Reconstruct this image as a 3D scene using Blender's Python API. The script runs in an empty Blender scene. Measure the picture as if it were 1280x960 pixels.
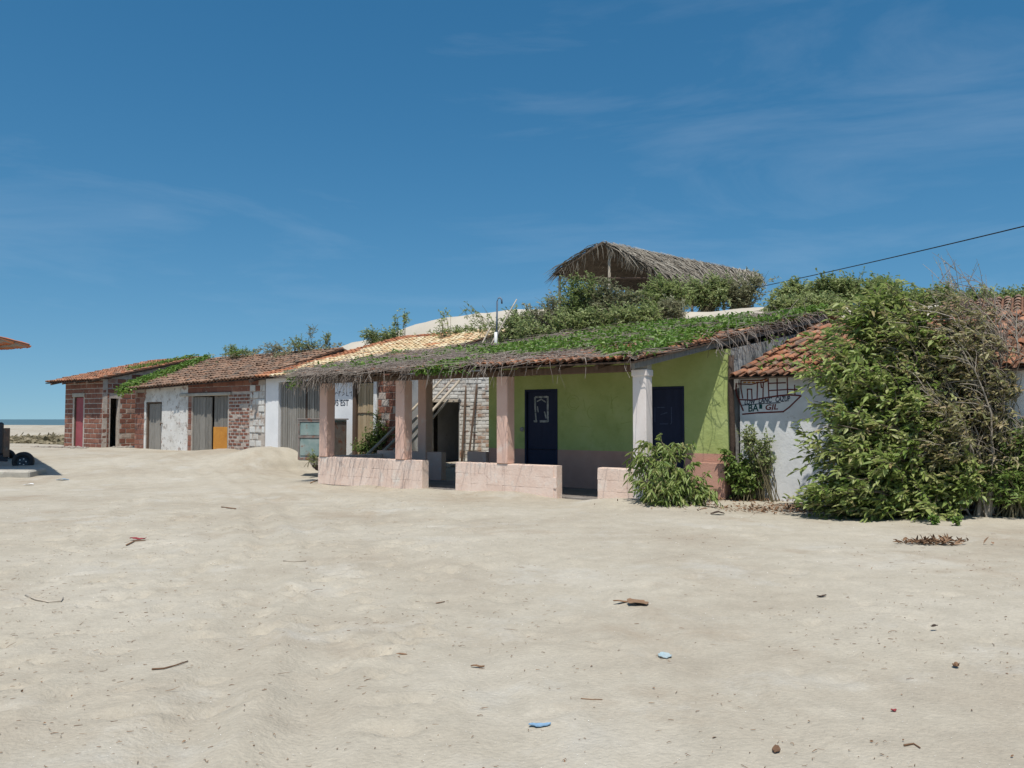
import bpy, math, random
import numpy as np
from mathutils import Vector, Matrix

random.seed(7)
rng = np.random.default_rng(11)
SC = bpy.context.scene
COL = SC.collection
R = math.radians

# ------------------------------------------------------------------ camera, sky, sun, exposure
CAM_Z = 1.6
PITCH = math.atan(44 / 1000)
cam_d = bpy.data.cameras.new('camera')
cam_d.sensor_width = 36.0
cam_d.lens = 36.0 * 1000 / 1280
cam_d.clip_start = 0.05
cam_d.clip_end = 20000
cam = bpy.data.objects.new('camera', cam_d)
COL.objects.link(cam)
cam.location = (0, 0, CAM_Z)
cam.rotation_euler = (R(90) + PITCH, 0, 0)
SC.camera = cam

SUN_DIR = Vector((-0.02, -0.44, 1.0)).normalized()      # towards the sun
elev = math.asin(SUN_DIR.z)
world = bpy.data.worlds.new('World')
SC.world = world
world.use_nodes = True
wn = world.node_tree.nodes
wl = world.node_tree.links
wn.clear()
w_out = wn.new('ShaderNodeOutputWorld')
w_bg = wn.new('ShaderNodeBackground')
w_bg.inputs['Strength'].default_value = 0.112
sky = wn.new('ShaderNodeTexSky')
sky.sky_type = 'NISHITA'
sky.sun_disc = False
sky.sun_elevation = elev
sky.sun_rotation = math.atan2(SUN_DIR.x, SUN_DIR.y)
sky.altitude = 0.0
sky.air_density = 1.0
sky.dust_density = 1.0
sky.ozone_density = 1.6
# thin high cirrus: streaks in the sky's own direction space
tc = wn.new('ShaderNodeTexCoord')
mp = wn.new('ShaderNodeMapping')
mp.inputs['Scale'].default_value = (1.3, 1.3, 6.5)
mp.inputs['Rotation'].default_value = (0, R(20), 0)
mp.inputs['Location'].default_value = (-.55, .3, .05)
nz = wn.new('ShaderNodeTexNoise')
nz.inputs['Scale'].default_value = 1.6
nz.inputs['Detail'].default_value = 7
nz.inputs['Roughness'].default_value = 0.6
nz.inputs['Distortion'].default_value = 0.5
rp = wn.new('ShaderNodeValToRGB')
rp.color_ramp.elements[0].position = 0.50
rp.color_ramp.elements[0].color = (0, 0, 0, 1)
rp.color_ramp.elements[1].position = 0.85
rp.color_ramp.elements[1].color = (0.13, 0.13, 0.13, 1)
mx = wn.new('ShaderNodeMixRGB')
mx.blend_type = 'MIX'
mx.inputs['Color2'].default_value = (7.5, 8.2, 9.0, 1)
hs = wn.new('ShaderNodeHueSaturation')
hs.inputs['Saturation'].default_value = 1.38
hs.inputs['Hue'].default_value = 0.488
sv = wn.new('ShaderNodeVectorMath'); sv.operation = 'MULTIPLY_ADD'      # clear tropical air: no yellow band at the horizon
sv.inputs[1].default_value = (1, 1, .86); sv.inputs[2].default_value = (0, 0, .11)
wl.new(tc.outputs['Generated'], sv.inputs[0])
wl.new(sv.outputs['Vector'], sky.inputs['Vector'])
wl.new(tc.outputs['Generated'], mp.inputs['Vector'])
wl.new(mp.outputs['Vector'], nz.inputs['Vector'])
wl.new(nz.outputs['Fac'], rp.inputs['Fac'])
wl.new(rp.outputs['Color'], mx.inputs['Fac'])
wl.new(sky.outputs['Color'], hs.inputs['Color'])
wl.new(hs.outputs['Color'], mx.inputs['Color1'])
wl.new(mx.outputs['Color'], w_bg.inputs['Color'])
wl.new(w_bg.outputs['Background'], w_out.inputs['Surface'])

sun_d = bpy.data.lights.new('sun', 'SUN')
sun_d.energy = 4.8
sun_d.angle = R(0.53)
sun_d.color = (1.0, 0.955, 0.88)
sun = bpy.data.objects.new('sun', sun_d)
COL.objects.link(sun)
sun.location = (0, -20, 40)
sun.rotation_euler = (-SUN_DIR).to_track_quat('-Z', 'Y').to_euler()

SC.view_settings.view_transform = 'Standard'
SC.view_settings.look = 'None'
SC.view_settings.exposure = 0.0
SC.view_settings.gamma = 1.0
SC.view_settings.use_curve_mapping = False
SC.cycles.max_bounces = 6
SC.cycles.diffuse_bounces = 3
SC.cycles.transparent_max_bounces = 8

# ------------------------------------------------------------------ helpers
def at(px, py, Y):
    """point of the place seen at (px, py) of the 1280x960 photo, Y metres ahead"""
    c, s = math.cos(PITCH), math.sin(PITCH)
    a, b = (px - 640) / 1000, (480 - py) / 1000
    d = Vector((a, c - b * s, s + b * c))
    d *= Y / d.y
    return Vector((d.x, d.y, d.z + CAM_Z))

def thing(name, label, cat, loc=(0, 0, 0), rz=0.0, group=None):
    o = bpy.data.objects.new(name, None)
    COL.objects.link(o)
    o.location = loc
    o.rotation_euler = (0, 0, rz)
    return tag(o, label, cat, group)

def tag(o, label=None, cat=None, group=None, kind=None):
    if label: o['label'] = label
    if cat: o['category'] = cat
    if group: o['group'] = group
    if kind: o['kind'] = kind
    return o

def link(name, me, mat=None, parent=None, mw=None):
    o = bpy.data.objects.new(name, me)
    COL.objects.link(o)
    if mat is not None and not me.materials:
        me.materials.append(mat)
    if parent is not None:
        o.parent = parent
    if mw is not None:
        o.matrix_local = mw
    return o

def np_mesh(name, V, F, rnd=None, smooth=False):
    """V (n,3); F (m,k) equal-sized faces"""
    V = np.asarray(V, dtype=np.float32).reshape(-1, 3)
    F = np.asarray(F, dtype=np.int32)
    me = bpy.data.meshes.new(name)
    m, k = F.shape
    me.vertices.add(len(V)); me.vertices.foreach_set('co', V.ravel())
    me.loops.add(m * k); me.loops.foreach_set('vertex_index', F.ravel())
    me.polygons.add(m)
    me.polygons.foreach_set('loop_start', np.arange(0, m * k, k, dtype=np.int32))
    me.polygons.foreach_set('loop_total', np.full(m, k, dtype=np.int32))
    if smooth:
        me.polygons.foreach_set('use_smooth', np.ones(m, dtype=bool))
    if rnd is not None:
        a = me.attributes.new('rnd', 'FLOAT', 'POINT')
        a.data.foreach_set('value', np.asarray(rnd, dtype=np.float32))
    me.update(calc_edges=True)
    return me

class MB:
    """collects shapes into one mesh"""
    def __init__(s): s.v = []; s.f = []; s.sm = []
    def add(s, vs, fs, smooth=False):
        n = len(s.v); s.v += [tuple(p) for p in vs]
        s.f += [tuple(i + n for i in f) for f in fs]; s.sm += [smooth] * len(fs)
    def box(s, x0, x1, y0, y1, z0, z1, M=None):
        vs = [Vector(p) for p in ((x0,y0,z0),(x1,y0,z0),(x1,y1,z0),(x0,y1,z0),(x0,y0,z1),(x1,y0,z1),(x1,y1,z1),(x0,y1,z1))]
        if M: vs = [M @ p for p in vs]
        s.add(vs, [(0,3,2,1),(4,5,6,7),(0,1,5,4),(1,2,6,5),(2,3,7,6),(3,0,4,7)])
    def cbox(s, x0, x1, y0, y1, z0, z1, c=0.01, jit=0.0):
        """box with chamfered edges"""
        import itertools
        vs = []; idx = {}
        X = (x0, x1); Y = (y0, y1); Z = (z0, z1)
        for i, j, k in itertools.product((0,1),(0,1),(0,1)):
            sx, sy, sz = (1 if not i else -1), (1 if not j else -1), (1 if not k else -1)
            o = [random.uniform(-jit, jit) for _ in range(3)]
            for a in range(3):
                p = [X[i] + o[0], Y[j] + o[1], Z[k] + o[2]]
                d = [c * sx, c * sy, c * sz]; d[a] = 0
                idx[(i,j,k,a)] = len(vs)
                vs.append((p[0]+d[0], p[1]+d[1], p[2]+d[2]))
        fs = []
        for a in range(3):
            for side in (0, 1):
                b, c2 = [q for q in range(3) if q != a]
                loop = []
                for (p, q) in ((0,0),(1,0),(1,1),(0,1)):
                    key = [0,0,0]; key[a] = side; key[b] = p; key[c2] = q
                    loop.append(idx[tuple(key) + (a,)])
                fs.append(tuple(loop))
        for a in range(3):      # edge chamfers: edge running along axis a
            b, c2 = [q for q in range(3) if q != a]
            for (p, q) in ((0,0),(1,0),(1,1),(0,1)):
                k0 = [0,0,0]; k0[b] = p; k0[c2] = q; k1 = list(k0); k1[a] = 1
                fs.append((idx[tuple(k0)+(b,)], idx[tuple(k1)+(b,)], idx[tuple(k1)+(c2,)], idx[tuple(k0)+(c2,)]))
        for i, j, k in itertools.product((0,1),(0,1),(0,1)):
            fs.append((idx[(i,j,k,0)], idx[(i,j,k,1)], idx[(i,j,k,2)]))
        s.add(vs, fs)
    def tube(s, pts, r, n=8, cap=True):
        pts = [Vector(p) for p in pts]
        if not hasattr(r, '__len__'): r = [r] * len(pts)
        vs = []; 
        for i, p in enumerate(pts):
            t = (pts[min(i+1, len(pts)-1)] - pts[max(i-1, 0)]).normalized()
            a = Vector((0,0,1)) if abs(t.z) < .9 else Vector((1,0,0))
            e1 = t.cross(a).normalized(); e2 = t.cross(e1)
            for k in range(n):
                g = 2*math.pi*k/n
                vs.append(p + (e1*math.cos(g) + e2*math.sin(g)) * r[i])
        fs = []
        for i in range(len(pts)-1):
            for k in range(n):
                fs.append((i*n+k, i*n+(k+1)%n, (i+1)*n+(k+1)%n, (i+1)*n+k))
        if cap:
            fs.append(tuple(range(n-1, -1, -1))); fs.append(tuple(range((len(pts)-1)*n, len(pts)*n)))
        s.add(vs, fs, True)
    def quad(s, a, b, c, d): s.add((a, b, c, d), [(0,1,2,3)])
    def slab(s, a, b, c, d, th):
        """four-cornered plate of thickness th below the given corners"""
        P = [Vector(p) for p in (a, b, c, d)]
        nrm = (P[1]-P[0]).cross(P[3]-P[0]).normalized()
        Q = [p - nrm*th for p in P]
        s.add(P + Q, [(0,1,2,3),(7,6,5,4),(0,4,5,1),(1,5,6,2),(2,6,7,3),(3,7,4,0)])
    def build(s, name, mat, parent=None, mw=None):
        me = bpy.data.meshes.new(name)
        me.from_pydata([tuple(p) for p in s.v], [], s.f)
        me.polygons.foreach_set('use_smooth', s.sm)
        me.update()
        o = link(name, me, mat, parent, mw)
        import bmesh
        bm = bmesh.new(); bm.from_mesh(me); bmesh.ops.recalc_face_normals(bm, faces=bm.faces); bm.to_mesh(me); bm.free()
        return o

def tubes_np(P, Rr, sides=3):
    """P (N,K,3) polylines, Rr (N,K) radii -> verts, quads"""
    N, K, _ = P.shape
    T = np.gradient(P, axis=1)
    T /= np.linalg.norm(T, axis=2, keepdims=True) + 1e-9
    ref = np.where(np.abs(T[..., 2:3]) < .9, np.array([0,0,1.]), np.array([1.,0,0]))
    e1 = np.cross(T, ref); e1 /= np.linalg.norm(e1, axis=2, keepdims=True) + 1e-9
    e2 = np.cross(T, e1)
    ang = np.arange(sides) * 2*np.pi/sides
    V = P[:, :, None, :] + Rr[:, :, None, None] * (e1[:, :, None, :]*np.cos(ang)[None,None,:,None] + e2[:, :, None, :]*np.sin(ang)[None,None,:,None])
    idx = np.arange(N*K*sides).reshape(N, K, sides)
    a = idx[:, :-1, :]; b = idx[:, 1:, :]
    F = np.stack([a, np.roll(a, -1, 2), np.roll(b, -1, 2), b], -1).reshape(-1, 4)
    return V.reshape(-1, 3), F

def nrm(a): return a / (np.linalg.norm(a, axis=-1, keepdims=True) + 1e-9)

def leaves_np(P, D, U, L, W, fold=0.25, droop=0.15):
    """P base (N,3), D direction, U rough normal, L length, W width -> verts (6 each), quads (2 each)"""
    D = nrm(D); S = nrm(np.cross(D, U)); Nn = np.cross(S, D)
    L = L[:, None]; W = W[:, None]
    dn = np.array([0, 0, -1.0])
    tip = P + D*L + dn*L*droop
    L1 = P + D*L*.35 + S*W*.5 + Nn*W*fold
    R1 = P + D*L*.35 - S*W*.5 + Nn*W*fold
    L2 = P + D*L*.72 + S*W*.36 + Nn*W*fold*.8 + dn*L*droop*.4
    R2 = P + D*L*.72 - S*W*.36 + Nn*W*fold*.8 + dn*L*droop*.4
    V = np.stack([P, L1, L2, tip, R2, R1], 1)
    n = len(P); i = np.arange(n)[:, None]*6
    F = np.concatenate([i + np.array([0,1,2,3]), i + np.array([0,3,4,5])], 0)
    return V.reshape(-1, 3), F

def hash2(ix, iy, seed):
    h = (ix.astype(np.int64)*374761393 + iy.astype(np.int64)*668265263 + seed*1274126177) & 0xffffffff
    h = ((h ^ (h >> 13)) * 1274126177) & 0xffffffff
    return ((h ^ (h >> 16)) & 0xffff) / 65535.0

def vn(x, y, seed=0):
    x = np.asarray(x, float); y = np.asarray(y, float)
    ix = np.floor(x); iy = np.floor(y); fx = x-ix; fy = y-iy
    fx = fx*fx*(3-2*fx); fy = fy*fy*(3-2*fy)
    a = hash2(ix, iy, seed); b = hash2(ix+1, iy, seed); c = hash2(ix, iy+1, seed); d = hash2(ix+1, iy+1, seed)
    return (a*(1-fx)+b*fx)*(1-fy) + (c*(1-fx)+d*fx)*fy - .5

def sstep(a, b, x):
    t = np.clip((x-a)/(b-a), 0, 1)
    return t*t*(3-2*t)

# ------------------------------------------------------------------ materials
def new_mat(name):
    m = bpy.data.materials.new(name); m.use_nodes = True
    nt = m.node_tree
    return m, nt, nt.nodes, nt.links, nt.nodes['Principled BSDF']

def ramp(nodes, stops):
    r = nodes.new('ShaderNodeValToRGB')
    el = r.color_ramp.elements
    while len(el) < len(stops): el.new(0.5)
    for e, (p, c) in zip(el, stops):
        e.position = p; e.color = (c[0], c[1], c[2], 1)
    return r

def rnd_value(nodes, links):
    """a random number per piece: per object and, in joined pieces, per island"""
    oi = nodes.new('ShaderNodeObjectInfo')
    at_ = nodes.new('ShaderNodeAttribute'); at_.attribute_name = 'rnd'
    ad = nodes.new('ShaderNodeMath'); ad.operation = 'ADD'
    fr = nodes.new('ShaderNodeMath'); fr.operation = 'FRACT'
    links.new(oi.outputs['Random'], ad.inputs[0]); links.new(at_.outputs['Fac'], ad.inputs[1])
    links.new(ad.outputs[0], fr.inputs[0])
    return fr.outputs[0]

def mat(name, stops, scale=3.0, rough=0.85, bump=0.25, bscale=45.0, rnd=0.0, stretch=(1,1,1), detail=7.0,
        spec=0.25, wear=None, metallic=0.0, coord='pos', dist=0.02):
    """stops: colour ramp over noise blended with the per-piece random value (rnd).
       wear: (colour, scale, lo, hi) patches of another colour with a shape of their own"""
    m, nt, N, Lk, bs = new_mat(name)
    if coord == 'pos':
        g = N.new('ShaderNodeNewGeometry'); src = g.outputs['Position']
    else:
        g = N.new('ShaderNodeTexCoord'); src = g.outputs['Object']
    mpn = N.new('ShaderNodeMapping'); mpn.inputs['Scale'].default_value = stretch
    Lk.new(src, mpn.inputs['Vector'])
    n1 = N.new('ShaderNodeTexNoise'); n1.inputs['Scale'].default_value = scale; n1.inputs['Detail'].default_value = detail
    n1.inputs['Roughness'].default_value = 0.62
    Lk.new(mpn.outputs['Vector'], n1.inputs['Vector'])
    fac = n1.outputs['Fac']
    mr = N.new('ShaderNodeMapRange'); mr.inputs['From Min'].default_value = .28; mr.inputs['From Max'].default_value = .72
    Lk.new(fac, mr.inputs['Value']); fac = mr.outputs['Result']
    if rnd > 0:
        rv = rnd_value(N, Lk)
        mxr = N.new('ShaderNodeMix'); mxr.data_type = 'FLOAT'; mxr.inputs['Factor'].default_value = rnd
        Lk.new(fac, mxr.inputs['A']); Lk.new(rv, mxr.inputs['B']); fac = mxr.outputs['Result']
    rp_ = ramp(N, stops)
    Lk.new(fac, rp_.inputs['Fac'])
    colr = rp_.outputs['Color']
    if wear:
        for wi, (wc, ws, lo, hi) in enumerate(wear):
            n2 = N.new('ShaderNodeTexNoise'); n2.inputs['Scale'].default_value = ws; n2.inputs['Detail'].default_value = 8
            n2.inputs['Roughness'].default_value = .68
            mp2 = N.new('ShaderNodeMapping'); mp2.inputs['Location'].default_value = (3.1*wi+1.7, 5.3*wi, 2.2*wi)
            Lk.new(mpn.outputs['Vector'], mp2.inputs['Vector'])
            Lk.new(mp2.outputs['Vector'], n2.inputs['Vector'])
            m2 = N.new('ShaderNodeMapRange'); m2.inputs['From Min'].default_value = lo; m2.inputs['From Max'].default_value = hi
            Lk.new(n2.outputs['Fac'], m2.inputs['Value'])
            mc = N.new('ShaderNodeMix'); mc.data_type = 'RGBA'
            Lk.new(m2.outputs['Result'], mc.inputs['Factor']); Lk.new(colr, mc.inputs['A'])
            mc.inputs['B'].default_value = (wc[0], wc[1], wc[2], 1)
            colr = mc.outputs['Result']
    Lk.new(colr, bs.inputs['Base Color'])
    bs.inputs['Roughness'].default_value = rough
    bs.inputs['Specular IOR Level'].default_value = spec
    bs.inputs['Metallic'].default_value = metallic
    if bump > 0:
        n3 = N.new('ShaderNodeTexNoise'); n3.inputs['Scale'].default_value = bscale; n3.inputs['Detail'].default_value = 6
        Lk.new(mpn.outputs['Vector'], n3.inputs['Vector'])
        ad = N.new('ShaderNodeMath'); ad.operation = 'MULTIPLY_ADD'; ad.inputs[1].default_value = .6
        Lk.new(n1.outputs['Fac'], ad.inputs[0]); Lk.new(n3.outputs['Fac'], ad.inputs[2])
        bp = N.new('ShaderNodeBump'); bp.inputs['Strength'].default_value = bump; bp.inputs['Distance'].default_value = dist
        Lk.new(ad.outputs[0], bp.inputs['Height']); Lk.new(bp.outputs['Normal'], bs.inputs['Normal'])
    return m

def leaf_mat(name, stops, trans=0.3, rough=0.45, spec=0.4):
    m, nt, N, Lk, bs = new_mat(name)
    rv = rnd_value(N, Lk)
    rp_ = ramp(N, stops); Lk.new(rv, rp_.inputs['Fac'])
    Lk.new(rp_.outputs['Color'], bs.inputs['Base Color'])
    bs.inputs['Roughness'].default_value = rough
    bs.inputs['Specular IOR Level'].default_value = spec
    tr = N.new('ShaderNodeBsdfTranslucent'); Lk.new(rp_.outputs['Color'], tr.inputs['Color'])
    ms = N.new('ShaderNodeMixShader'); ms.inputs['Fac'].default_value = trans
    Lk.new(bs.outputs['BSDF'], ms.inputs[1]); Lk.new(tr.outputs['BSDF'], ms.inputs[2])
    Lk.new(ms.outputs['Shader'], N['Material Output'].inputs['Surface'])
    return m

M = {}
M['sand'] = mat('sand', [(0, (.315,.272,.212)), (.5, (.385,.347,.278)), (1, (.435,.40,.332))], scale=.35, rough=.95, bump=.5, bscale=38, spec=.12,
                wear=[((.30,.24,.175), .5, .55, .78), ((.445,.425,.375), .9, .54, .80)], dist=.025)
def speckle(m, scale, lo, hi, amount):
    nt = m.node_tree; N, Lk = nt.nodes, nt.links; bs = N['Principled BSDF']
    src = bs.inputs['Base Color'].links[0].from_socket
    g = N.new('ShaderNodeNewGeometry'); col_ = src
    for sc_, am in zip(scale, amount):
        n_ = N.new('ShaderNodeTexNoise'); n_.inputs['Scale'].default_value = sc_; n_.inputs['Detail'].default_value = 3; n_.inputs['Roughness'].default_value = .7
        Lk.new(g.outputs['Position'], n_.inputs['Vector'])
        mr_ = N.new('ShaderNodeMapRange'); mr_.inputs['From Min'].default_value = lo; mr_.inputs['From Max'].default_value = hi
        mr_.inputs['To Min'].default_value = 1-am; mr_.inputs['To Max'].default_value = 1+am
        Lk.new(n_.outputs['Fac'], mr_.inputs['Value'])
        vm = N.new('ShaderNodeVectorMath'); vm.operation = 'SCALE'
        Lk.new(col_, vm.inputs[0]); Lk.new(mr_.outputs['Result'], vm.inputs['Scale']); col_ = vm.outputs['Vector']
    Lk.new(col_, bs.inputs['Base Color'])
speckle(M['sand'], (140, 24, 3.5), .3, .7, (.06, .07, .07))
M['dune'] = mat('dune_sand', [(0, (.42,.38,.31)), (1, (.50,.46,.39))], scale=.5, rough=.95, bump=.3, bscale=12, spec=.1)
M['sea'] = mat('sea', [(0, (.06,.10,.105)), (1, (.10,.15,.145))], scale=.02, rough=.35, bump=.6, bscale=.5, spec=.4, stretch=(.3,1,1), dist=.2)
M['tile'] = mat('terracotta_tile', [(0, (.17,.075,.045)), (.35, (.36,.14,.07)), (.7, (.46,.20,.10)), (1, (.50,.30,.19))], scale=2.5, rnd=.62,
                wear=[((.10,.085,.065), 3.5, .50, .72), ((.30,.27,.22), 6, .60, .75)], bump=.3, coord='pos')
M['tile_bright'] = mat('orange_tile', [(0, (.21,.09,.05)), (.4, (.36,.15,.08)), (.75, (.44,.20,.11)), (1, (.50,.32,.22))], scale=2.5, rnd=.65,
                wear=[((.14,.105,.08), 3.2, .45, .62), ((.36,.29,.22), 7, .55, .70)], bump=.3)
M['tile_new'] = mat('red_orange_tile', [(0, (.30,.095,.045)), (.5, (.47,.155,.07)), (1, (.55,.24,.12))], scale=2.5, rnd=.6, bump=.2, wear=[((.20,.10,.06), 4, .56, .74)])
M['tile_old'] = mat('weathered_tile', [(0, (.12,.085,.06)), (.4, (.23,.135,.09)), (.75, (.31,.185,.12)), (1, (.36,.26,.19))], scale=2.0, rnd=.6,
                wear=[((.11,.10,.085), 2.2, .46, .66), ((.25,.23,.19), 5, .58, .72)], bump=.3)
M['tile_cream'] = mat('cream_tile', [(0, (.38,.19,.10)), (.25, (.52,.35,.19)), (.55, (.64,.52,.32)), (1, (.72,.65,.48))], scale=1.6, rnd=.62,
                wear=[((.48,.20,.09), .9, .55, .68)], bump=.25)
M['deck'] = mat('channel_tile', [(0, (.10,.06,.04)), (1, (.24,.12,.075))], scale=4, bump=.3)
M['block'] = mat('clay_block', [(0, (.12,.055,.04)), (.4, (.20,.085,.06)), (.75, (.26,.115,.078)), (1, (.32,.19,.14))], scale=4, rnd=.6, bump=.35,
                 wear=[((.42,.36,.30), 5, .60, .74), ((.09,.06,.05), 3, .60, .8)])
M['block_wash'] = mat('washed_block', [(0, (.20,.09,.06)), (.4, (.28,.16,.12)), (.7, (.38,.31,.26)), (1, (.50,.46,.42))], scale=4, rnd=.65, bump=.4,
                 wear=[((.12,.10,.09), 5, .58, .75)])
M['mortar'] = mat('mortar', [(0, (.33,.28,.24)), (1, (.52,.46,.40))], scale=6, bump=.6, bscale=30)
M['ruin_brick'] = mat('whitewashed_brick', [(0, (.24,.11,.07)), (.22, (.36,.26,.20)), (.4, (.52,.50,.46)), (1, (.68,.68,.66))], scale=2.2, rnd=.35, bump=.4,
                 wear=[((.22,.10,.065), 2.3, .58, .66), ((.16,.15,.14), 7, .60, .72)])
M['ruin_mortar'] = mat('whitewashed_mortar', [(0, (.24,.22,.20)), (1, (.50,.49,.46))], scale=5, bump=.5)
M['room_shade'] = mat('shade_darkened_wall', [(0, (.03,.028,.026)), (1, (.07,.065,.06))], scale=3, bump=.3)  # near-black walls: shade inside the ruin doorway put into the colour
M['thatch_shaded'] = mat('shade_painted_thatch', [(0, (.05,.038,.028)), (1, (.13,.10,.075))], scale=6, bump=.4, bscale=25)  # darker copy of the thatch: shade under the shelter roof painted in
M['plaster'] = mat('worn_white_plaster', [(0, (.40,.37,.33)), (.45, (.62,.60,.56)), (1, (.72,.71,.68))], scale=1.6, bump=.4, bscale=25,
                 wear=[((.30,.26,.23), 4.5, .55, .64), ((.25,.115,.075), 2.1, .60, .66), ((.16,.14,.12), 9, .60, .68)])
M['white'] = mat('white_paint', [(0, (.66,.66,.66)), (1, (.78,.78,.78))], scale=2, bump=.15, wear=[((.50,.47,.44), 5, .64, .8)])
M['white_wall'] = mat('old_white_wall', [(0, (.58,.58,.57)), (1, (.74,.75,.75))], scale=2.5, bump=.3, bscale=18, wear=[((.40,.37,.33), 4, .62, .75)])
M['grey_wall'] = mat('grey_render', [(0, (.20,.20,.19)), (1, (.40,.40,.39))], scale=2.5, bump=.5, bscale=14, wear=[((.12,.11,.10), 3, .54, .7)])
M['pink'] = mat('pink_paint', [(0, (.64,.47,.38)), (.5, (.72,.56,.465)), (1, (.77,.64,.55))], scale=3, rnd=.25, bump=.3, bscale=22,
                 wear=[((.50,.31,.23), 6, .62, .72), ((.72,.65,.57), 3.5, .55, .70), ((.40,.33,.27), 14, .66, .74)])
M['pink_dark'] = mat('pink_dado', [(0, (.46,.255,.19)), (1, (.54,.32,.245))], scale=2, bump=.3, wear=[((.33,.22,.18), 4, .6, .75)])
M['pillar'] = mat('pink_pillar_paint', [(0, (.60,.385,.305)), (1, (.68,.465,.375))], scale=2.5, bump=.2, wear=[((.64,.54,.48), 2.6, .56, .72), ((.38,.26,.22), 9, .66, .74)])
M['pillar_white'] = mat('faded_pillar_paint', [(0, (.64,.54,.49)), (1, (.74,.69,.65))], scale=2, bump=.2, wear=[((.50,.41,.37), 7, .62, .74)], stretch=(1,1,.4))
M['green'] = mat('green_wall_paint', [(0, (.31,.37,.125)), (.5, (.365,.43,.155)), (1, (.42,.48,.20))], scale=1.6, bump=.45, bscale=9, wear=[((.26,.32,.10), 2.2, .56, .80), ((.48,.51,.28), 7, .64, .74), ((.28,.29,.14), 11, .66, .72)], dist=.03)
M['scratch'] = mat('scratched_green', [(0, (.36,.43,.135)), (.5, (.30,.365,.115)), (1, (.24,.30,.095))], scale=9, bump=0)
M['blue'] = mat('navy_door_paint', [(0, (.008,.013,.036)), (1, (.014,.021,.052))], scale=3, rough=.6, bump=.1, stretch=(4,4,.6))
M['red_door'] = mat('red_door_paint', [(0, (.25,.055,.065)), (1, (.33,.085,.095))], scale=3, bump=.15, rough=.6)
M['grey_wood'] = mat('grey_wood', [(0, (.13,.12,.105)), (.5, (.23,.215,.19)), (1, (.33,.31,.28))], scale=3, rnd=.4, stretch=(9,9,.8), bump=.5, bscale=20)
M['pale_wood'] = mat('pale_wood', [(0, (.27,.20,.12)), (.5, (.38,.29,.18)), (1, (.48,.38,.25))], scale=3, rnd=.4, stretch=(9,9,.8), bump=.4, bscale=20)
M['brown_wood'] = mat('brown_wood', [(0, (.06,.04,.03)), (1, (.15,.10,.07))], scale=3, rnd=.3, stretch=(5,5,1), bump=.4, bscale=20)
M['pole_wood'] = mat('weathered_pole', [(0, (.30,.25,.19)), (1, (.52,.46,.38))], scale=5, rnd=.3, bump=.4, bscale=25)
M['dark_wood'] = mat('dark_wood', [(0, (.035,.025,.02)), (1, (.09,.06,.045))], scale=5, bump=.4)
M['orange_panel'] = mat('orange_panel', [(0, (.42,.17,.03)), (1, (.56,.26,.05))], scale=2.5, bump=.2, wear=[((.30,.14,.05), 4, .58, .7)])
M['teal'] = mat('faded_teal_metal', [(0, (.14,.20,.19)), (.5, (.21,.28,.265)), (1, (.33,.37,.345))], scale=2.5, rough=.6, bump=.15, wear=[((.22,.13,.09), 5, .57, .68)])
M['teal_dark'] = mat('teal_frame_metal', [(0, (.15,.13,.12)), (1, (.25,.22,.20))], scale=4, rough=.6, bump=.2, wear=[((.20,.08,.05), 5, .52, .62)])
M['concrete'] = mat('old_concrete', [(0, (.30,.28,.24)), (1, (.46,.43,.37))], scale=3, bump=.5, wear=[((.22,.20,.17), 4, .58, .7)])
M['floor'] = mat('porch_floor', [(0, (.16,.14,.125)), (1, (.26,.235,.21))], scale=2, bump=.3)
M['rubber'] = mat('rubber', [(0, (.012,.012,.013)), (1, (.028,.028,.03))], scale=8, rough=.6, bump=.2, spec=.35)
M['rim'] = mat('dark_rim', [(0, (.012,.02,.032)), (1, (.03,.045,.065))], scale=6, rough=.4, bump=.05, spec=.5)
M['body'] = mat('dark_body_paint', [(0, (.015,.02,.03)), (1, (.03,.035,.045))], scale=4, rough=.4, bump=.03, spec=.5)
M['thatch'] = mat('palm_thatch', [(0, (.07,.055,.04)), (.4, (.19,.165,.13)), (.8, (.32,.29,.235)), (1, (.42,.39,.33))], scale=3, rnd=.75, bump=.2)
M['vine'] = mat('dry_vine', [(0, (.13,.10,.085)), (.5, (.26,.22,.19)), (1, (.42,.37,.32))], scale=3, rnd=.7, bump=0)
M['bark_dark'] = mat('brown_bark', [(0, (.07,.055,.04)), (1, (.17,.14,.105))], scale=8, rnd=.4, bump=.4)
M['bark'] = mat('grey_bark', [(0, (.16,.13,.10)), (.5, (.28,.24,.19)), (1, (.40,.36,.30))], scale=8, rnd=.4, bump=.4)
M['stem'] = mat('green_brown_stem', [(0, (.10,.09,.05)), (1, (.20,.17,.10))], scale=8, rnd=.4, bump=.2)
M['pipe_white'] = mat('white_pipe', [(0, (.62,.61,.58)), (1, (.76,.75,.72))], scale=6, bump=.1, rough=.5)
M['pipe_blue'] = mat('blue_grey_pipe', [(0, (.10,.15,.22)), (1, (.18,.23,.30))], scale=6, bump=.1, rough=.5)
M['paint_red'] = mat('red_brown_lettering', [(0, (.42,.38,.37)), (.16, (.22,.10,.09)), (.4, (.13,.03,.028)), (1, (.16,.04,.035))], scale=22, bump=0)
M['paint_dark'] = mat('dark_lettering', [(0, (.45,.45,.46)), (.2, (.14,.15,.18)), (.42, (.04,.05,.07)), (1, (.06,.07,.09))], scale=24, bump=0)
M['paint_teal'] = mat('teal_lettering', [(0, (.01,.06,.06)), (1, (.02,.10,.09))], scale=8, bump=0)
M['paint_orange'] = mat('orange_lettering', [(0, (.45,.20,.05)), (1, (.55,.28,.08))], scale=8, bump=0)
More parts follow.
